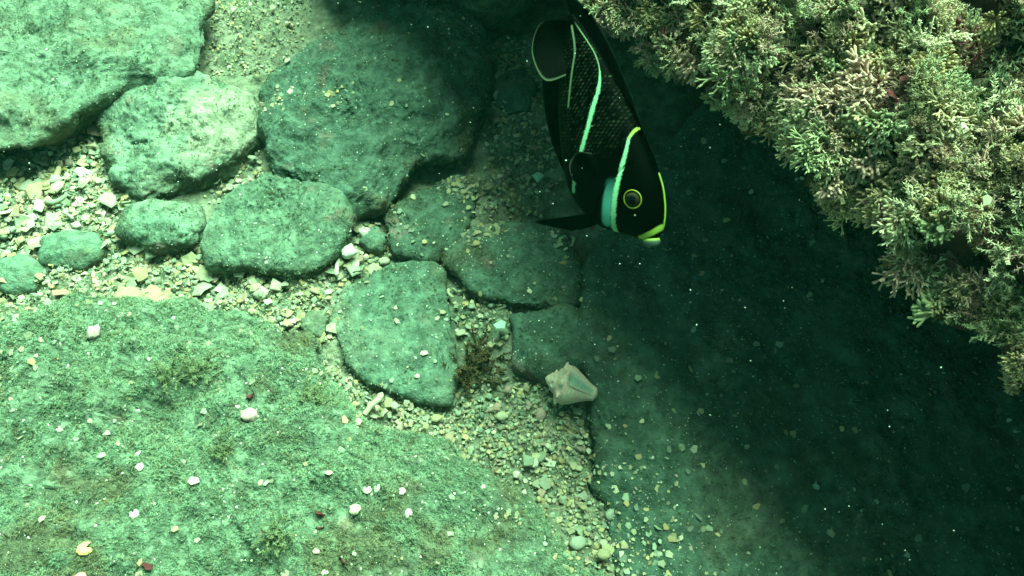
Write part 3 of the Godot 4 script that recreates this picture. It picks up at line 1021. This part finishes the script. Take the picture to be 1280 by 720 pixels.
	rock("low_rock", "low dark rock between the central boulder and the conch, sloping down", PackedVector2Array([Vector2(-0.176, -0.687), Vector2(-0.133, -0.735), Vector2(-0.073, -0.763), Vector2(-0.038, -0.731), Vector2(-0.048, -0.678), Vector2(-0.078, -0.633), Vector2(-0.115, -0.610), Vector2(-0.158, -0.623)]), -0.06, 0.01, 0.028, {"boxy": 2.6, "rough": 0.6, "silt": Color(0.18, 0.28, 0.21)}, m_rock, 110, 60)
	rock("silty_slab", "smooth silt-covered slab with a straight right edge, left of the brown tuft", PackedVector2Array([Vector2(-0.231, -0.526), Vector2(-0.231, -0.570), Vector2(-0.180, -0.602), Vector2(-0.118, -0.619), Vector2(-0.088, -0.591), Vector2(-0.075, -0.526), Vector2(-0.066, -0.449), Vector2(-0.075, -0.411), Vector2(-0.116, -0.417), Vector2(-0.170, -0.436), Vector2(-0.210, -0.476)]), -0.06, 0.008, 0.022, {"boxy": 2.6, "lump": 0.006, "ease": 1, "rough": 0.5, "pink": 0.15, "silt": Color(0.22, 0.35, 0.26), "tilt": Vector2(0.05, 0.02)}, m_rock, 140, 80)
	rock("bedded_stone", "low silty stone bedded in the gap right of the squarish block", PackedVector2Array([Vector2(-0.202, -0.657), Vector2(-0.185, -0.670), Vector2(-0.165, -0.652), Vector2(-0.169, -0.626), Vector2(-0.192, -0.624), Vector2(-0.206, -0.639)]), -0.04, 0.008, 0.022, {"boxy": 2.3, "rough": 0.4}, m_rock, 60, 36)
	rock("bedded_stone", "low sandy stone bedded at the left edge, above the front algae rock", PackedVector2Array([Vector2(-0.683, -0.609), Vector2(-0.645, -0.624), Vector2(-0.609, -0.602), Vector2(-0.609, -0.570), Vector2(-0.647, -0.558), Vector2(-0.684, -0.578)]), -0.04, 0.008, 0.024, {"boxy": 2.2, "rough": 0.4, "sand": 0.8}, m_rock, 60, 36)
	rock("bedded_stone", "small dark stone bedded between the silty slab and the front algae rock", PackedVector2Array([Vector2(-0.272, -0.529), Vector2(-0.249, -0.541), Vector2(-0.231, -0.525), Vector2(-0.236, -0.498), Vector2(-0.259, -0.500)]), -0.04, 0.006, 0.02, {"boxy": 2.3, "rough": 0.4}, m_rock, 60, 36)
	rock("bedded_stone", "dim low stone bedded in the rubble left of the fish's tail", PackedVector2Array([Vector2(-0.024, -0.932), Vector2(0.012, -0.945), Vector2(0.038, -0.913), Vector2(0.028, -0.869), Vector2(-0.009, -0.860), Vector2(-0.033, -0.891)]), -0.04, 0.008, 0.024, {"boxy": 2.3, "rough": 0.4, "silt": Color(0.17, 0.27, 0.21)}, m_rock, 60, 36)
	rock("flat_slab", "flat dark slab behind the brown tuft with a ledge-like lower edge", PackedVector2Array([Vector2(-0.083, -0.612), Vector2(-0.042, -0.657), Vector2(0.021, -0.664), Vector2(0.080, -0.639), Vector2(0.084, -0.584), Vector2(0.081, -0.540), Vector2(0.000, -0.538), Vector2(-0.051, -0.559)]), -0.06, 0.02, 0.03, {"boxy": 4.5, "ease": 1, "rough": 0.5, "silt": Color(0.17, 0.27, 0.21)}, m_rock, 120, 60)
	rock("lower_slab", "small dark slab directly behind the snail shell", PackedVector2Array([Vector2(-0.008, -0.526), Vector2(0.060, -0.531), Vector2(0.084, -0.522), Vector2(0.082, -0.462), Vector2(0.048, -0.439), Vector2(0.002, -0.449)]), -0.06, 0.02, 0.035, {"boxy": 4.0, "ease": 1, "rough": 0.5, "silt": Color(0.17, 0.27, 0.21)}, m_rock, 100, 50)
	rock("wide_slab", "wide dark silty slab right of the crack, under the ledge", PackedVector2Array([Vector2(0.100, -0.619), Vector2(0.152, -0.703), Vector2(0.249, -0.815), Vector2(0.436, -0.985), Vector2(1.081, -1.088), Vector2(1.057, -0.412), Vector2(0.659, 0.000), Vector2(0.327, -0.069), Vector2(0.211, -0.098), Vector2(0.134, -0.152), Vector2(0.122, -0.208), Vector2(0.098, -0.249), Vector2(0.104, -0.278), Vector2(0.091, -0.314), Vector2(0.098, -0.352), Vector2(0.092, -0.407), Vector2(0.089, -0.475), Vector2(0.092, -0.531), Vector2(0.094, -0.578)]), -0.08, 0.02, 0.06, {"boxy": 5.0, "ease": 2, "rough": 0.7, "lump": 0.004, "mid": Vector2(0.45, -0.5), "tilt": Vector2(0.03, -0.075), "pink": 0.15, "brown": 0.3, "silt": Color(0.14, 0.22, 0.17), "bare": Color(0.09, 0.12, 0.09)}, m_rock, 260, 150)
	rock("back_rock", "dark rock at the top edge behind the central boulder", PackedVector2Array([Vector2(-0.292, -1.138), Vector2(-0.247, -1.050), Vector2(-0.164, -1.040), Vector2(-0.070, -1.033), Vector2(-0.012, -1.000), Vector2(0.035, -1.033), Vector2(0.154, -1.292), Vector2(-0.111, -1.512), Vector2(-0.344, -1.376)]), -0.08, 0.10, 0.2, {"boxy": 2.8}, m_rock, 120, 70)
	rock("algae_rock", "broad algae-covered rock filling the lower left corner", PackedVector2Array([Vector2(-0.970, -0.520), Vector2(-0.643, -0.529), Vector2(-0.581, -0.524), Vector2(-0.525, -0.538), Vector2(-0.413, -0.536), Vector2(-0.310, -0.515), Vector2(-0.244, -0.484), Vector2(-0.229, -0.433), Vector2(-0.187, -0.374), Vector2(-0.111, -0.344), Vector2(-0.018, -0.307), Vector2(0.044, -0.270), Vector2(0.085, -0.225), Vector2(0.108, -0.152), Vector2(0.046, 0.000), Vector2(-0.318, 0.094), Vector2(-0.706, 0.033), Vector2(-0.972, -0.225)]), -0.08, 0.02, 0.085, {"boxy": 2.0, "boxy_low": 2.0, "rough": 0.9, "lump": 0.012, "pink": 0.35, "silt": Color(0.29, 0.40, 0.28), "brown": 0.85, "sand": 0.25, "spots": [[Vector3(0.016, 0.120, -0.229), 0.03, PINK], [Vector3(-0.288, 0.150, -0.362), 0.02, PINK], [Vector3(-0.492, 0.120, -0.477), 0.025, PINK], [Vector3(-0.309, 0.160, -0.193), 0.02, Color(0.45, 0.26, 0.2)]]}, m_turf, 300, 190)

	# --- the ledge and the rock wall that carries it
	var unseen_shade_rim := PackedVector2Array([Vector2(0.9, -2.2), Vector2(0.1, -2.0), Vector2(-0.22, -1.5), Vector2(-0.24, -1.2), Vector2(-0.14, -0.98), Vector2(-0.01, -0.84), Vector2(0.065, -0.73)])  # out-of-view back of the ledge, drawn out to throw shade over the top
	rock("overhanging_ledge", "overhanging rock ledge shaggy with algae in the upper right", unseen_shade_rim + PackedVector2Array([Vector2(0.092, -0.634), Vector2(0.117, -0.595), Vector2(0.168, -0.560), Vector2(0.193, -0.514), Vector2(0.240, -0.480), Vector2(0.267, -0.434), Vector2(0.298, -0.395), Vector2(0.322, -0.348), Vector2(0.337, -0.313), Vector2(0.347, -0.288), Vector2(0.368, -0.250), Vector2(0.376, -0.186), Vector2(0.373, -0.113), Vector2(0.340, -0.041), Vector2(0.292, 0.023), Vector2(0.337, 0.136), Vector2(1.039, 0.106), Vector2(2.526, -0.887), Vector2(3.098, -2.896)]), 0.20, 0.42, 0.60, {"boxy": 2.5, "under": 1.0, "mid": Vector2(1.0, -0.45), "ease": 1, "rough": 0.9, "silt": Color(0.20, 0.15, 0.11), "bare": Color(0.13, 0.07, 0.055), "brown": 0.9, "pink": 0.7, "sand": 0.1, "boxy_low": 1.25, "lump": 0.045}, m_turf, 300, 200)  # the stretch wrapping below the view is added to shade the lower right
	rock("cave_wall", "dark rock wall far under the ledge", PackedVector2Array([Vector2(0.95, -1.6), Vector2(1.9, -1.8), Vector2(2.3, 0.3), Vector2(1.9, 1.3), Vector2(1.0, 1.0), Vector2(0.85, -0.2)]), -0.1, 0.2, 0.40, {"boxy": 4.0}, m_rock, 120, 60)

	# --- the shell rubble
	rubble([PackedVector2Array([Vector2(-0.789, -0.766), Vector2(-0.707, -0.795), Vector2(-0.609, -0.861), Vector2(-0.546, -0.738), Vector2(-0.497, -0.718), Vector2(-0.527, -0.652), Vector2(-0.420, -0.652), Vector2(-0.401, -0.608), Vector2(-0.357, -0.596), Vector2(-0.408, -0.530), Vector2(-0.532, -0.536), Vector2(-0.591, -0.524), Vector2(-0.711, -0.519)]), PackedVector2Array([Vector2(-0.423, -0.614), Vector2(-0.326, -0.596), Vector2(-0.242, -0.596), Vector2(-0.216, -0.665), Vector2(-0.185, -0.678), Vector2(-0.160, -0.627), Vector2(-0.234, -0.577), Vector2(-0.225, -0.485), Vector2(-0.302, -0.502), Vector2(-0.357, -0.530), Vector2(-0.415, -0.565)]), PackedVector2Array([Vector2(-0.240, -0.485), Vector2(-0.168, -0.452), Vector2(-0.078, -0.420), Vector2(-0.049, -0.441), Vector2(0.039, -0.441), Vector2(0.087, -0.420), Vector2(0.092, -0.359), Vector2(0.095, -0.302), Vector2(0.113, -0.230), Vector2(0.112, -0.179), Vector2(0.045, -0.283), Vector2(-0.037, -0.321), Vector2(-0.132, -0.359), Vector2(-0.202, -0.400)]), PackedVector2Array([Vector2(-0.099, -1.005), Vector2(0.012, -1.022), Vector2(0.072, -0.939), Vector2(0.055, -0.704), Vector2(-0.043, -0.665), Vector2(-0.045, -0.773), Vector2(-0.023, -0.861)]), PackedVector2Array([Vector2(-0.432, -0.787), Vector2(-0.366, -0.802), Vector2(-0.335, -0.745), Vector2(-0.407, -0.704)]), PackedVector2Array([Vector2(-0.084, -0.583), Vector2(-0.052, -0.571), Vector2(0.000, -0.542), Vector2(-0.008, -0.485), Vector2(-0.040, -0.485), Vector2(-0.066, -0.507)]), PackedVector2Array([Vector2(-0.487, -1.148), Vector2(-0.312, -1.148), Vector2(-0.352, -0.955), Vector2(-0.407, -0.923), Vector2(-0.455, -0.955)])],
		["in the rubble left of the half-buried stone", "in the rubble below the squarish block", "in the rubble around the snail shell", "in the dim rubble behind the fish", "in the gap above the squarish block", "in the gap beside the flat slab", "on the sand beside the corner boulder"],
		[130, 60, 70, 20, 8, 8, 12],
		[[0.007, 0.020, 150000], [0.006, 0.015, 180000], [0.005, 0.010, 220000], [0.006, 0.010, 80000], [0.006, 0.011, 90000], [0.006, 0.009, 90000], [0.004, 0.007, 110000]])

	# --- the shell and the fish
	var snail_x := Vector3(0.95, -0.10, 0.30).normalized()
	var snail_y := (Vector3(0.0, 0.87, 0.5) - snail_x * snail_x.dot(Vector3(0.0, 0.87, 0.5))).normalized()
	conch(0.064, Transform3D(Basis(snail_x, snail_y, snail_x.cross(snail_y)), Vector3(0.039, 0.046, -0.429)))
	angelfish(0.212, Transform3D(Basis(Vector3(0.4002, -0.3511, 0.8465), Vector3(0.7507, 0.6555, -0.0830), Vector3(-0.5257, 0.6686, 0.5259)), Vector3(0.047, 0.428, -0.609)))

	# --- growth on the ledge
	var coral_meshes: Array = []
	for k in 4: coral_meshes.append(branching(40 + k, 5, 4, 0.040) if k < 2 else branching(40 + k, 7, 3, 0.060))
	var soft: Array = []
	for k in 3: soft.append(feathery(60 + k))
	var knobs: Array = []
	for k in 2: knobs.append(lobes(80 + k, 46))
	var frond := blade(3)
	var fuzzes: Array = []
	for k in 3: fuzzes.append(fuzz(90 + k, 9, 0.8))
	var grains := lobes(99, 16)
	var ledge: Dictionary = surfaces["overhanging_ledge"]
	var front := {"p": ledge.p, "n": ledge.n, "cum": PackedFloat32Array(), "cells": PackedInt32Array(), "total": 0.0}
	for k in ledge.cum.size():                       # the part of the ledge that rises round the swimmer
		var q: Vector3 = ledge.p[ledge.cells[k * 3]]
		if q.x > 0.72 or q.z > 0.02 or q.z < -0.95 or ledge.n[ledge.cells[k * 3]].y < 0.05: continue
		front.total += ledge.cum[k] - (ledge.cum[k - 1] if k > 0 else 0.0)
		front.cum.append(front.total)
		for e in 3: front.cells.append(ledge.cells[k * 3 + e])
	var tones: Array = []
	for col in [Color(0.49, 0.41, 0.29), Color(0.38, 0.28, 0.19), Color(0.56, 0.35, 0.32), Color(0.32, 0.33, 0.21), Color(0.56, 0.49, 0.37)]: tones.append(mat_plain(0.8, col.linear_to_srgb()))
	var gold := mat_plain(0.8, Color(0.42, 0.31, 0.19).linear_to_srgb())
	var red := mat_plain(0.6, Color(0.10, 0.022, 0.025).linear_to_srgb())
	var cam_inv := cam.transform.affine_inverse()
	var made := [0, 0, 0, 0]
	var rest_t: Array = [[], [], [], []]
	var rest_c: Array = [[], [], [], []]
	var tries := 0
	while tries < 85000:
		tries += 1
		var q := pick(front)
		var at_: Vector3 = q[0]
		var n: Vector3 = q[1]
		var v := cam_inv * at_
		var seen: bool = absf(v.x / v.z) < 0.60 and absf(v.y / v.z) < 0.345 and n.dot(cam.position - at_) > -0.02
		var patch := nc.get_noise_3dv(at_ * 7.0 + Vector3(2, 8, 5))
		var hollow := nc.get_noise_3dv(at_ * 8.0)            # the same noise that lumps the rock: growth is thin in its hollows
		if hollow < rng.randf_range(-0.5, -0.08): continue
		var kind := rng.randi() % 10
		var tone := rng.randi() % 5
		var hue_name: String = ["pale olive", "brownish olive", "pinkish", "green", "cream"][tone]
		var tip: bool = n.y < 0.62 and at_.x < 0.34           # the antler-like tufts crowd the hanging edge
		if tip and kind < 8: kind = 0
		elif patch > 0.12 and kind > 4 and kind < 8: kind = 0
		elif patch < -0.10 and kind < 5: kind = 6
		var where: String = "near the fish's tail" if at_.x < 0.13 else ("at the left end of the hanging edge" if at_.x < 0.19 else "at the middle of the hanging edge" if at_.x < 0.26 else "at the right end of the hanging edge") if n.y < 0.55 else "low at right" if at_.z > -0.36 else "on the upper right" if at_.x > 0.3 else "on the upper left"
		var lean := (n + Vector3(rng.randfn(0, 0.25) - 0.25, 0.0 if tip else 0.1, rng.randfn(0, 0.25) + 0.2)).normalized()
		var b := facing(lean, rng.randf() * TAU)
		if seen and kind < 5 and made[0] < 290 and rng.randf() < (0.3 if tip else 0.045):
			made[0] += 1
			var o := put("branching_alga", coral_meshes[rng.randi() % 4], tones[tone], null, Transform3D(b.scaled_local(Vector3.ONE * rng.randf_range(0.012, 0.022) * (1.35 if tip else 1.0)), at_))
			tag(o, hue_name + " branching alga on the ledge, " + where, "alga", "branching algae on the ledge")
		elif seen and kind < 8 and made[1] < 260 and rng.randf() < 0.2:
			made[1] += 1
			var o := put("feathery_alga", soft[rng.randi() % 3], tones[tone], null, Transform3D(b.scaled_local(Vector3.ONE * rng.randf_range(0.011, 0.024)), at_))
			tag(o, hue_name + " feathery alga on the ledge, " + where, "alga", "feathery algae on the ledge")
		elif seen and kind == 8 and made[2] < 90 and rng.randf() < 0.25:
			made[2] += 1
			var o := put("knobbly_alga", knobs[rng.randi() % 2], gold, null, Transform3D(b.scaled_local(Vector3.ONE * rng.randf_range(0.011, 0.021)), at_))
			tag(o, "knobbly golden-brown cushion alga on the ledge, " + where, "alga", "cushion algae on the ledge")
		elif seen and n.y > 0.4 and kind == 9 and made[3] < 70 and rng.randf() < 0.1:
			made[3] += 1
			var o := put("red_alga_frond", frond, red, null, Transform3D(b.scaled_local(Vector3.ONE * rng.randf_range(0.009, 0.017)), at_))
			tag(o, "dark red alga frond on the ledge, " + where, "alga", "red fronds on the ledge")
		else:
			var w: int = [1, 2, 2, 3, 3, 2][rng.randi() % 6] if patch < 0.15 else [0, 1, 2, 3][rng.randi() % 4]
			rest_t[w].append(Transform3D(b.scaled_local(Vector3.ONE * rng.randf_range(0.004, 0.011)), at_))
			var hue := nc.get_noise_3dv(at_ * 6.0)
			rest_c[w].append(Color(0.42, 0.36, 0.23).lerp(Color(0.44, 0.26, 0.22), smooth(0.02, 0.3, hue)).lerp(Color(0.16, 0.21, 0.13), smooth(-0.05, -0.35, hue)) * rng.randf_range(0.45, 1.35))
	for w in 4: tag(scatter_of("ledge_turf", [coral_meshes[0], soft[0], fuzzes[0], grains][w], plain_white, rest_t[w], rest_c[w]), "low olive and pinkish algal turf covering the ledge", "algae")
	# pale bits of shell caught in the growth
	var bits := [[Vector3(0.250, 0.560, -0.370), 0.009, "cream flat shell chip caught on the ledge, largest of the pale chips"], [Vector3(0.287, 0.560, -0.370), 0.006, "thin white shell chip on the ledge beside the cream chip"], [Vector3(0.307, 0.570, -0.364), 0.005, "white shell chip near the right edge, above the others"], [Vector3(0.304, 0.530, -0.337), 0.005, "white shell chip low on the ledge, at right"], [Vector3(0.292, 0.500, -0.332), 0.004, "small pale shell chip on the lower face of the ledge"]]
	for s in bits:
		var d: Vector3 = (cam.position - s[0]).normalized()
		var best := 9.0
		var at_: Vector3 = s[0]
		for k in ledge.p.size():
			var w: Vector3 = ledge.p[k] - cam.position
			var off: float = (w - d * w.dot(d)).length()
			if off < best and ledge.n[k].dot(d) > 0.0: best = off; at_ = ledge.p[k]
		tag(put("shell_chip", pieces[bits.find(s)], paints[[6, 1, 1, 0, 6][bits.find(s)]], null, Transform3D(facing((d + Vector3(-0.3, 0.5, 0)).normalized(), rng.randf() * TAU).scaled_local(Vector3.ONE * s[1]), at_ + d * 0.014)), s[2], "shell")

	# --- silt, grit and turf on the other rocks
	var rocks := ["large_boulder", "pale_boulder", "central_boulder", "block_boulder", "half_buried_stone", "low_rock", "silty_slab", "flat_slab", "lower_slab", "wide_slab", "back_rock"]
	grit_on(rocks, 9000, 0.0016, "shell_grit", "scattered pale grains of shell lying on the boulders", Color(0.62, 0.64, 0.52))
	grit_on(["algae_rock"], 5000, 0.0022, "shell_grit", "scattered white shell grains among the algae on the front rock", Color(0.80, 0.78, 0.64))
	turf_on(["algae_rock"], 90000, 0.0042, fuzzes, "algal_film", "fine silty fuzz on the front rock", [Color(0.26, 0.37, 0.26), Color(0.33, 0.43, 0.31), Color(0.27, 0.33, 0.22)], 0.2)
	turf_on(["algae_rock"], 60000, 0.0085, fuzzes, "algal_turf", "patches of longer green-brown algal turf on the front rock", [Color(0.21, 0.30, 0.20), Color(0.20, 0.21, 0.13), Color(0.18, 0.27, 0.19)], -0.12)
	turf_on(rocks, 30000, 0.0045, fuzzes, "algal_film", "thin fuzz of algae on the boulders", [Color(0.20, 0.29, 0.20), Color(0.18, 0.22, 0.13)])
	# --- single things one can point to
	var top_of := func(nm: String, q: Vector3) -> Array:      # the rock's surface above or below a point
		var r: Dictionary = surfaces[nm]
		var best := 9.0
		var k_ := 0
		for k in r.p.size():
			var d := Vector2(r.p[k].x - q.x, r.p[k].z - q.z).length()
			if d < best and r.n[k].y > 0.2: best = d; k_ = k
		return [r.p[k_], r.n[k_]]
	var loose_things := [
		["shell", pieces[6], Color(0.46, 0.45, 0.38), 0.0058, Vector3(-0.151, 0.130, -0.281), "white clam shell half, left one of a pair on the front algae rock"],
		["shell", pieces[7], Color(0.46, 0.45, 0.38), 0.0056, Vector3(-0.139, 0.130, -0.283), "white clam shell half, right one of a pair on the front algae rock"],
		["shell", pieces[6], Color(0.78, 0.74, 0.66), 0.0055, Vector3(-0.110, 0.120, -0.257), "single white shell right of the cream stone on the front rock"],
		["shell", pieces[2], Color(0.75, 0.72, 0.62), 0.0050, Vector3(-0.116, 0.120, -0.277), "white shell chip just above the single white shell on the front rock"],
		["stone", pieces[10], Color(0.66, 0.56, 0.36), 0.007, Vector3(-0.161, 0.130, -0.257), "long cream stone below the pair of white shells"],
		["shell", pieces[3], Color(0.78, 0.66, 0.56), 0.007, Vector3(-0.333, 0.150, -0.287), "pinkish white shell chunk in the middle of the front algae rock"],
		["shell", pieces[6], Color(0.80, 0.62, 0.22), 0.009, Vector3(-0.427, 0.150, -0.216), "bright yellow shell near the bottom left corner"],
		["stone", pieces[11], Color(0.50, 0.28, 0.22), 0.009, Vector3(-0.425, 0.150, -0.189), "reddish stone below the bright yellow shell"],
		["stone", pieces[10], Color(0.44, 0.30, 0.27), 0.010, Vector3(-0.288, 0.150, -0.363), "pinkish stone on the upper part of the front algae rock"],
		["stone", pieces[11], Color(0.46, 0.34, 0.30), 0.009, Vector3(-0.491, 0.120, -0.478), "pale pink stone at the far edge of the front algae rock"],
		["shell", pieces[4], Color(0.62, 0.50, 0.34), 0.006, Vector3(-0.193, 0.140, -0.294), "tan shell piece right of the pinkish white chunk on the front rock"],
		["shell", pieces[5], Color(0.60, 0.44, 0.36), 0.007, Vector3(-0.255, 0.150, -0.192), "tan shell at the bottom edge of the front rock"],
		["shell", pieces[1], Color(0.78, 0.76, 0.66), 0.005, Vector3(-0.187, 0.140, -0.198), "white shell chip near the bottom edge, left of the twigs"],
		["shell", pieces[0], Color(0.66, 0.64, 0.42), 0.006, Vector3(-0.199, 0.140, -0.216), "yellowish shell above the white chip near the bottom edge"],
		["shell", pieces[2], Color(0.76, 0.74, 0.64), 0.006, Vector3(-0.404, 0.150, -0.322), "small white shell left of the pinkish white chunk"],
		["shell", pieces[4], Color(0.76, 0.72, 0.60), 0.006, Vector3(-0.396, 0.150, -0.305), "small cream shell below the small white shell on the front rock"],
		["shell", pieces[6], Color(0.76, 0.74, 0.64), 0.006, Vector3(-0.390, 0.150, -0.258), "white clam shell half above the bright yellow shell"]]
	for t in loose_things:
		var q: Array = top_of.call("algae_rock", t[4])
		tag(put(t[0] + ("_piece" if t[0] == "shell" else ""), t[1], mat_plain(0.6, t[2].linear_to_srgb()), null, Transform3D(facing((q[1] + Vector3(rng.randfn(0, 0.2), 0, rng.randfn(0, 0.2))).normalized(), rng.randf() * TAU).scaled_local(Vector3.ONE * t[3]), q[0] + q[1] * 0.002)), t[5], t[0])
	for k in 320:                                             # other shell bits caught in the turf
		var q := pick(surfaces["algae_rock"])
		var v := cam_inv * (q[0] as Vector3)
		if absf(v.x / v.z) > 0.59 or absf(v.y / v.z) > 0.335 or q[1].y < 0.3 or q[0].y < 0.0 or nc.get_noise_3dv(q[0] * 8.0) < 0.02: continue
		var tone := rng.randi() % 7
		var kind := rng.randi() % 8
		var part: String = "bottom right" if q[0].x > -0.18 and q[0].z > -0.34 else "upper right" if q[0].x > -0.18 else "bottom left" if q[0].z > -0.34 else "upper left"
		tag(put("shell_piece", pieces[kind], paints[[1, 5, 0, 6, 3, 2, 0][tone]], null, Transform3D(facing((q[1] + Vector3(rng.randfn(0, 0.3), 0, rng.randfn(0, 0.3))).normalized(), rng.randf() * TAU).scaled_local(Vector3.ONE * (0.0018 + 0.0045 * pow(rng.randf(), 2.5))), q[0] + q[1] * 0.0005)), "small %s shell bit in the turf of the front rock's %s part" % [["white", "grey", "cream", "yellowish", "grey-green", "tan", "cream"][tone], part], "shell", "shell bits in the turf of the front rock")
	# brown and red seaweed
	var brown := mat_plain(0.9, Color(0.095, 0.075, 0.04).linear_to_srgb())
	var olive := mat_plain(0.9, Color(0.17, 0.20, 0.12).linear_to_srgb())
	var weeds := [
		["bushy dark brown seaweed tuft in the gap between the silty slab and lower slab", brown, Vector3(-0.040, 0.000, -0.468), 0.050, ""],
		["smaller dark brown seaweed leaning on the bushy tuft by the silty slab", brown, Vector3(-0.054, 0.000, -0.452), 0.034, ""],
		["feathery brownish seaweed spread on the upper part of the front rock", olive, Vector3(-0.361, 0.130, -0.422), 0.034, "algae_rock"],
		["second feathery brownish seaweed, left of the spread one on the front rock", olive, Vector3(-0.390, 0.130, -0.414), 0.026, "algae_rock"],
		["thin brownish seaweed near the front rock's right shoulder", olive, Vector3(-0.230, 0.130, -0.393), 0.030, "algae_rock"],
		["small brownish seaweed in the middle of the front rock, right of the shell chunk", olive, Vector3(-0.311, 0.140, -0.322), 0.024, "algae_rock"],
		["small olive seaweed near the bottom of the front rock", olive, Vector3(-0.241, 0.140, -0.232), 0.026, "algae_rock"]]
	for w in weeds:
		var q: Array = [w[2], Vector3.UP]
		if w[4] != "": q = top_of.call(w[4], w[2])
		else: q[0].y = floor_height(q[0].x, q[0].z)
		var o := base("seaweed", Transform3D(facing((q[1] + Vector3(0.3, 0, 0.2)).normalized(), rng.randf() * TAU), q[0]))
		tag(o, w[0], "seaweed")
		for k in 4: put("plume", soft[k % 3], w[1], o, Transform3D(Basis(Vector3.UP, k * 1.7).scaled_local(Vector3.ONE * w[3] * rng.randf_range(0.7, 1.0)), Vector3(cos(k * 1.6), 0, sin(k * 1.6)) * w[3] * 0.35))
	for w in [[Vector3(-0.204, 0.140, -0.264), "red seaweed scrap right of the pinkish white shell chunk"], [Vector3(-0.371, 0.150, -0.205), "dark red seaweed scrap right of the reddish stone"], [Vector3(-0.297, 0.140, -0.389), "red seaweed scrap above the pinkish stone"], [Vector3(-0.203, 0.140, -0.244), "dark red scrap below the red seaweed scrap on the front rock"], [Vector3(-0.174, 0.130, -0.211), "dark red scrap near the bottom edge of the front rock"]]:
		var q: Array = top_of.call("algae_rock", w[0])
		tag(put("red_alga_frond", frond, red, null, Transform3D(facing((q[1] + Vector3(0.9, 0, 0.7)).normalized(), rng.randf() * TAU).scaled_local(Vector3.ONE * rng.randf_range(0.011, 0.016)), q[0])), w[1], "alga")
	# things on the floor beside the rocks
	tag(put("worm_tube", stick(21), paints[0], null, Transform3D(Basis(Vector3.UP, 1.2).scaled_local(Vector3.ONE * 0.016), Vector3(-0.169, 0.012, -0.410))), "curved cream worm tube left of the silty slab's lower tip", "worm tube")
	tag(put("shell_piece", pieces[3], mat_plain(0.6, Color(0.42, 0.58, 0.50).linear_to_srgb()), null, Transform3D(Basis(Vector3.UP, 0.4).scaled_local(Vector3.ONE * 0.010), Vector3(-0.015, 0.035, -0.503))), "pale greenish shell on the lower slab's left corner", "shell")
	tag(put("stone", pieces[10], mat_plain(0.7, Color(0.40, 0.54, 0.52).linear_to_srgb()), null, Transform3D(Basis(Vector3.UP, 0.4).scaled_local(Vector3.ONE * 0.009), Vector3(-0.182, 0.012, -0.643))), "bluish grey pebble right of the squarish block", "stone")
	tag(put("shell_piece", pieces[5], mat_plain(0.6, Color(0.40, 0.54, 0.46).linear_to_srgb()), null, Transform3D(Basis(Vector3.UP, 2.0).scaled_local(Vector3.ONE * 0.010), Vector3(0.036, 0.012, -0.747))), "pale shell piece on the dim rubble left of the fish", "shell")
	var crumble := func(nm: String, spots: Array, thin: float, tries_: int, what: String) -> void:   # spots: [centre, reach]
		var crumbs: Array = []
		var crumb_c: Array = []
		for k in tries_:
			var q := pick(surfaces[nm])
			if q[1].y < 0.3 or q[0].y < -0.01: continue
			var chance := thin
			for w in spots: chance = maxf(chance, 0.7 * exp(-pow(((q[0] as Vector3) - w[0]).length() / w[1], 2.0)))
			if rng.randf() > chance: continue
			crumbs.append(loose(q[0] + Vector3(0, 0.001, 0), 0.0007 + 0.006 * pow(rng.randf(), 4.0), 0.4))
			crumb_c.append(shell_tint())
		tag(scatter_of("shell_rubble", pieces[3], plain_white, crumbs, crumb_c), what, "rubble")
	crumble.call("wide_slab", [[Vector3(0.111, 0.000, -0.238), 0.085], [Vector3(0.145, 0.000, -0.274), 0.04], [Vector3(0.101, 0.000, -0.350), 0.022], [Vector3(0.107, 0.000, -0.283), 0.03], [Vector3(0.108, 0.000, -0.225), 0.035], [Vector3(0.100, 0.020, -0.464), 0.010]], 0.035, 60000, "crushed shell scattered over the near corner of the wide dark slab")
	crumble.call("algae_rock", [[Vector3(-0.605, 0.040, -0.498), 0.05], [Vector3(-0.584, 0.060, -0.425), 0.04], [Vector3(-0.516, 0.030, -0.520), 0.03], [Vector3(-0.174, 0.030, -0.349), 0.03], [Vector3(-0.229, 0.030, -0.439), 0.02], [Vector3(0.000, 0.030, -0.275), 0.02], [Vector3(0.070, 0.020, -0.234), 0.03]], 0.012, 60000, "crushed shell washed onto the edge of the front algae rock")
	crumble.call("silty_slab", [[Vector3(-0.147, 0.000, -0.433), 0.014]], 0.012, 9000, "crushed shell on the lower end of the silty slab")
	crumble.call("central_boulder", [[Vector3(-0.243, 0.080, -0.849), 0.02], [Vector3(-0.330, 0.060, -0.853), 0.02]], 0.008, 12000, "shell grit lying on the central boulder")
	crumble.call("flat_slab", [[Vector3(-0.042, 0.020, -0.651), 0.03], [Vector3(0.063, 0.020, -0.639), 0.02]], 0.02, 8000, "shell grit lying on the flat slab")
	crumble.call("low_rock", [[Vector3(-0.066, 0.020, -0.730), 0.03]], 0.02, 6000, "shell grit lying on the low rock")
	# motes drifting in the water
	var motes: Array = []
	var mote_c: Array = []
	for k in 900:
		motes.append(Transform3D(Basis(Vector3(1, 1, 0).normalized(), rng.randf() * TAU).scaled_local(Vector3.ONE * rng.randf_range(0.00025, 0.0007)), Vector3(rng.randf_range(-0.7, 0.6), rng.randf_range(0.08, 0.55), rng.randf_range(-1.1, -0.15))))
		mote_c.append(Color(0.5, 0.55, 0.48) * rng.randf_range(0.5, 1.0))
	tag(scatter_of("drifting_motes", pieces[11], plain_white, motes, mote_c), "tiny pale motes drifting in the water", "particles")
